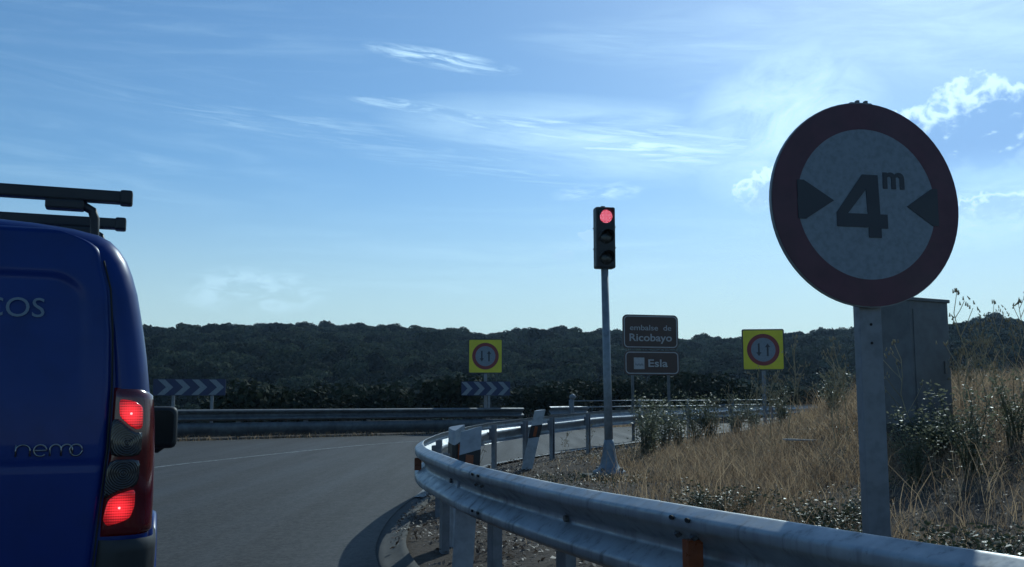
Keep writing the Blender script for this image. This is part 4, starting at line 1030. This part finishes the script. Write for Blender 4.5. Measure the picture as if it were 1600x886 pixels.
hh = (.08 + .34 * rng.random(len(X1)) ** 2.0) * (.6 + .7 * fbm(X1 / 2.5 + 40, Y1 / 2.5)) * (.5 + .6 * sst(dist(X1, Y1, rail_c), .6, 3.0))
blades('dry_grass', X1, Y1, hh, .0032 + .0004 * Y1, 1.15, M['dry_blade'], 'dry brown grass covering the bank inside the bend', 'grass')
X2, Y2 = scatter(40000, 1.0, 26, 6, 34, lambda x, y: island(x, y, 1.4)); k_ = (rng.random(len(X2)) < sst(fbm(X2 / 2.2 + 7, Y2 / 2.2), .40, .62)); X2, Y2 = X2[k_], Y2[k_]
blades('tall_grass', X2, Y2, .26 + .60 * rng.random(len(X2)) ** 2.2, .0045 + .00035 * Y2, .75, M['dry_blade'], 'taller straw coloured grass standing along the top of the bank', 'grass')
q = resample(EOUT, .02)[:, :2]; q = q[(q[:, 1] > 16)]; q = offset_line(q, .12); q = q[rng.random(len(q)) < .9]; q = np.repeat(q, 4, 0) + rng.normal(size=(len(q) * 4, 2)) * .13
q = q[rng.random(len(q)) < sst(fbm(q[:, 0] / 1.1, q[:, 1] / 1.1), .33, .6)]
blades('verge_grass', q[:, 0], q[:, 1], .06 + .22 * rng.random(len(q)) ** 2, np.full(len(q), .018), .9, M['dry_blade'], 'thin line of dry grass along the foot of the far guardrail', 'grass')
# leaf litter and chips near the rail and on the bank
X3, Y3 = scatter(90000, -1.1, 12, 3.5, 20, lambda x, y: pip(x, y, ISLP) & (dist(x, y, ein_c) > .10)); dr = dist(X3, Y3, rail_c)
k_ = rng.random(len(X3)) < np.clip(1.1 - dr / 3.0, .22, 1) * sst(fbm(X3 / .8, Y3 / .8 + 9), .2, .6); X3, Y3 = X3[k_], Y3[k_]; n = len(X3); Z3 = ground_z(X3, Y3) + .008 + .03 * rng.random(n) ** 2
Z3 = np.where(dist(X3, Y3, ein_c) < .33, np.maximum(Z3, .03 + .012 * rng.random(n)), Z3)
nr_ = rng.normal(size=(n, 3)) * .45 + np.array([0, 0, 1]); nr_ /= np.linalg.norm(nr_, axis=1)[:, None]; tt = np.cross(nr_, rng.normal(size=(n, 3))); tt /= np.linalg.norm(tt, axis=1)[:, None]; ww = np.cross(nr_, tt)
s_ = (.010 + .022 * rng.random(n) ** 1.5)[:, None]; C = np.stack([X3, Y3, Z3], 1)
V = np.stack([C - tt * s_, C + ww * s_ * .5 + nr_ * s_ * .2, C + tt * s_, C - ww * s_ * .5 + nr_ * s_ * .2], 1).reshape(-1, 3)
o = np_mesh('leaf_litter', V, np.arange(4 * n).reshape(-1, 4), M['litter']); tag(o, 'dead leaves and chips lying on the soil behind the guardrail', 'leaf litter', None, 'stuff')
# low weeds with small shiny leaves: bushes one can tell apart
def weed(seed, n_st, h, spread, leaf, nl, mm='weed_green'):
    t = empty('weed_bush'); r = np.random.default_rng(seed); b = MB(); LV = []
    for i in range(n_st):
        a = r.random() * 6.28; sp2 = spread * r.random() ** .6; hh = h * (.55 + .45 * r.random()); P = [Vector((.05 * math.cos(a), .05 * math.sin(a), -.05))]
        for k_ in range(1, 5):
            f = k_ / 4; P.append(Vector((sp2 * math.cos(a) * f + r.normal() * .02, sp2 * math.sin(a) * f + r.normal() * .02, hh * f ** .85)))
        b.tube(P, [.006, .005, .004, .003, .0015], 5, cap=False)
        for j_ in range(nl):
            f = .15 + .85 * r.random(); k_ = min(3, int(f * 4)); p0 = P[k_].lerp(P[k_ + 1], f * 4 - k_) + Vector(r.normal(size=3) * .035)
            d = Vector(r.normal(size=3)); d.z = abs(d.z) * .5; d.normalize(); sdv = d.cross(Vector(r.normal(size=3))).normalized(); l = leaf * (.5 + r.random()); w_ = l * .28; nn_ = d.cross(sdv)
            LV += [p0, p0 + d * l * .5 + sdv * w_ + nn_ * w_ * .4, p0 + d * l, p0 + d * l * .5 - sdv * w_ + nn_ * w_ * .4]
    b.build('stem', M[mm], t, fixn=False); np_mesh('leaves', np.array(LV), np.arange(len(LV)).reshape(-1, 4), M[mm], t); return t
wp = [weed(300, 26, .55, .38, .030, 110), weed(301, 30, .8, .34, .032, 120), weed(302, 22, .35, .45, .028, 100), weed(303, 18, .9, .34, .032, 60, 'weed_pale')]; used = [False] * 4
WEEDS = [(1120, 750, 8.6, 2, .8, 'low dark green weed spreading on the bank in front of the dry grass'),
         (1520, 715, 8.4, 3, .9, 'tall wispy green bush right of the cabinet near the picture edge'),
         (1425, 705, 8.8, 3, .8, 'wispy green bush growing between the round sign post and the cabinet'),
         (1470, 690, 9.6, 0, .8, 'small green bush at the foot of the cabinet'),
         (1585, 700, 9.0, 3, .8, 'green bush cut by the right edge of the picture'),
         (1005, 680, 17.0, 3, 1.25, 'tall green weed just right of the traffic light pole'),
         (1040, 665, 19.0, 3, 1.15, 'green weed second to the right of the traffic light pole'),
         (1085, 650, 21.0, 3, 1.2, 'green weed below the brown sign and left of the second yellow board'),
         (1022, 672, 17.6, 3, 1.0, 'pale green weed between the two legs of the brown sign, seen under its boards'),
         (1062, 660, 19.6, 3, 1.1, 'pale green weed under the right end of the brown sign'),
         (1112, 650, 21.0, 3, 1.3, 'pale green weed midway between the brown sign and the second yellow board'),
         (1148, 645, 22.0, 3, 1.2, 'pale green weed just left of the post of the second yellow board'),
         (1225, 635, 20.0, 3, 1.0, 'pale green weed just right of the post of the second yellow board'),
         (1290, 745, 7.6, 2, .8, 'low green weed below the pale board on the bank'),
         (1330, 780, 6.3, 0, .6, 'green weed touching the left side of the round sign post'),
         (1560, 800, 5.6, 2, .9, 'low weed over the guardrail at lower right'),
         (1180, 640, 23.0, 3, 1.0, 'green weed under the second yellow board'),
         (1300, 640, 18.0, 3, .9, 'green weed on top of the bank left of the round sign post')]
for px, py, Y_, k_, s_, lab in WEEDS:
    q = at(px, py, Y_); o = wp[k_] if not used[k_] else copy_tree(wp[k_]); used[k_] = True
    o.location = (q.x, q.y, gz(q.x, q.y)); o.scale = (s_ * 1.25, s_ * 1.25, s_); o.rotation_euler = (0, 0, random.uniform(0, 6)); tag(o, lab, 'weed', 'green weeds on the bank')
for o_, u_ in zip(wp, used):
    if not u_:
        for c_ in list(o_.children): bpy.data.objects.remove(c_)
        bpy.data.objects.remove(o_)
# sparse creeping weeds between them
X4, Y4 = scatter(16000, .3, 12, 4, 20, lambda x, y: island(x, y)); k_ = rng.random(len(X4)) < sst(fbm(X4 / 1.2 + 21, Y4 / 1.2), .48, .66); X4, Y4 = X4[k_], Y4[k_]
def leafcloud(X, Y, up, size, name, m, label):
    n = len(X); C = np.stack([X, Y, ground_z(X, Y) + up * rng.random(n)], 1); d = rng.normal(size=(n, 3)); d[:, 2] = np.abs(d[:, 2]) * .5; d /= np.linalg.norm(d, axis=1)[:, None]
    w_ = np.cross(d, rng.normal(size=(n, 3))); w_ /= np.linalg.norm(w_, axis=1)[:, None]; l = (size * (.5 + rng.random(n)))[:, None]
    V = np.stack([C, C + d * l * .5 + w_ * l * .26, C + d * l, C + d * l * .5 - w_ * l * .26], 1).reshape(-1, 3)
    o = np_mesh(name, V, np.arange(4 * n).reshape(-1, 4), m); tag(o, label, 'weeds', None, 'stuff')
leafcloud(np.repeat(X4, 6) + rng.normal(size=6 * len(X4)) * .06, np.repeat(Y4, 6) + rng.normal(size=6 * len(X4)) * .06, .12, .026, 'creeping_weeds', M['weed_green'], 'low creeping green weeds scattered through the dry grass')
# dry stalks
def stalk(seed, h, heads):
    r = np.random.default_rng(seed); t = empty('dry_stalk'); b = MB(); hb = b
    P = [Vector((.03 * math.sin(i * 1.3 + seed), .03 * math.cos(i * 1.7 + seed), h * i / 7 - (.1 if i == 0 else 0))) for i in range(8)]; b.tube(P, [.007, .0065, .006, .0055, .005, .0045, .004, .003], 5)
    for i in range(heads):
        f = .35 + .6 * r.random(); k_ = int(f * 7); p0 = P[k_].lerp(P[min(k_ + 1, 7)], f * 7 - k_); a = r.random() * 6.28; l = h * (.10 + .22 * (1 - f) + .08 * r.random()); p1 = p0 + Vector((math.cos(a) * l * .55, math.sin(a) * l * .55, l * .8)); b.tube([p0, p0.lerp(p1, .5) + Vector((0, 0, -.01)), p1], [.004, .0035, .003], 5, cap=False)
        for j_ in range(4):
            c = p1 + Vector(r.normal(size=3) * .025); hb.tube([c, c + Vector((r.normal() * .012, r.normal() * .012, .035))], [.009, .003], 5)
    for j_ in range(6):
        c = P[7] + Vector(r.normal(size=3) * .02); hb.tube([c, c + Vector((0, 0, .04))], [.009, .003], 5)
    b.build('stem', M['pale_stalk'], t, fixn=False); return t
sts = [stalk(1, 1.2, 9), stalk(2, 1.0, 14), stalk(3, 1.35, 6)]; used = [False] * 3
STK = [(1180, 16, 1.0), (1198, 15, 1.1), (1232, 15, 1.2), (1250, 16, .9), (1215, 17, 1.0), (1165, 18, .9), (1300, 12, 1.0), (1308, 12.3, .9), (1327, 11.8, 1.0), (1140, 20, .9), (1120, 21, .9), (1515, 10, 1.1), (1525, 10.4, .8), (1560, 11, .8), (1575, 11.3, .9), (1590, 10.6, 1.0), (1500, 11, .8), (985, 19, .7), (1005, 20, .8), (740, 11.5, .6), (752, 12.0, .55), (920, 16.6, .5), (880, 16.0, .45), (1425, 9.8, .9), (1545, 10.1, .9)]
for i, (px, Y_, s_) in enumerate(STK):
    q = at(px, 620, Y_); k_ = i % 3; o = sts[k_] if not used[k_] else copy_tree(sts[k_]); used[k_] = True
    o.location = (q.x, q.y, gz(q.x, q.y)); o.scale = (s_, s_, s_); o.rotation_euler = (random.uniform(-.1, .1), random.uniform(-.12, .12), random.uniform(0, 6))
    tag(o, 'thin pale dry stalk with small seed heads standing above the grass', 'dry plant', 'dry stalks standing in the grass')
# ------------------------------------------------------------------ haze
HAZE = 0.00024
if HAZE:
    b = MB(); b.box((0, 0, 27), (1800, 1800, 90)); hz = b.build('haze', None); tag(hz, kind='stuff')
    m = bpy.data.materials.new('haze'); m.use_nodes = True; t_ = m.node_tree; t_.nodes.clear(); k = NT(t_)
    v = k.node('ShaderNodeVolumePrincipled'); v.inputs['Color'].default_value = (.55, .75, 1.0, 1); v.inputs['Density'].default_value = HAZE; v.inputs['Anisotropy'].default_value = .35
    o_ = k.node('ShaderNodeOutputMaterial'); t_.links.new(v.outputs[0], o_.inputs['Volume']); hz.data.materials.append(m)
S.cycles.max_bounces = 8; S.cycles.transparent_max_bounces = 8; S.cycles.volume_bounces = 0
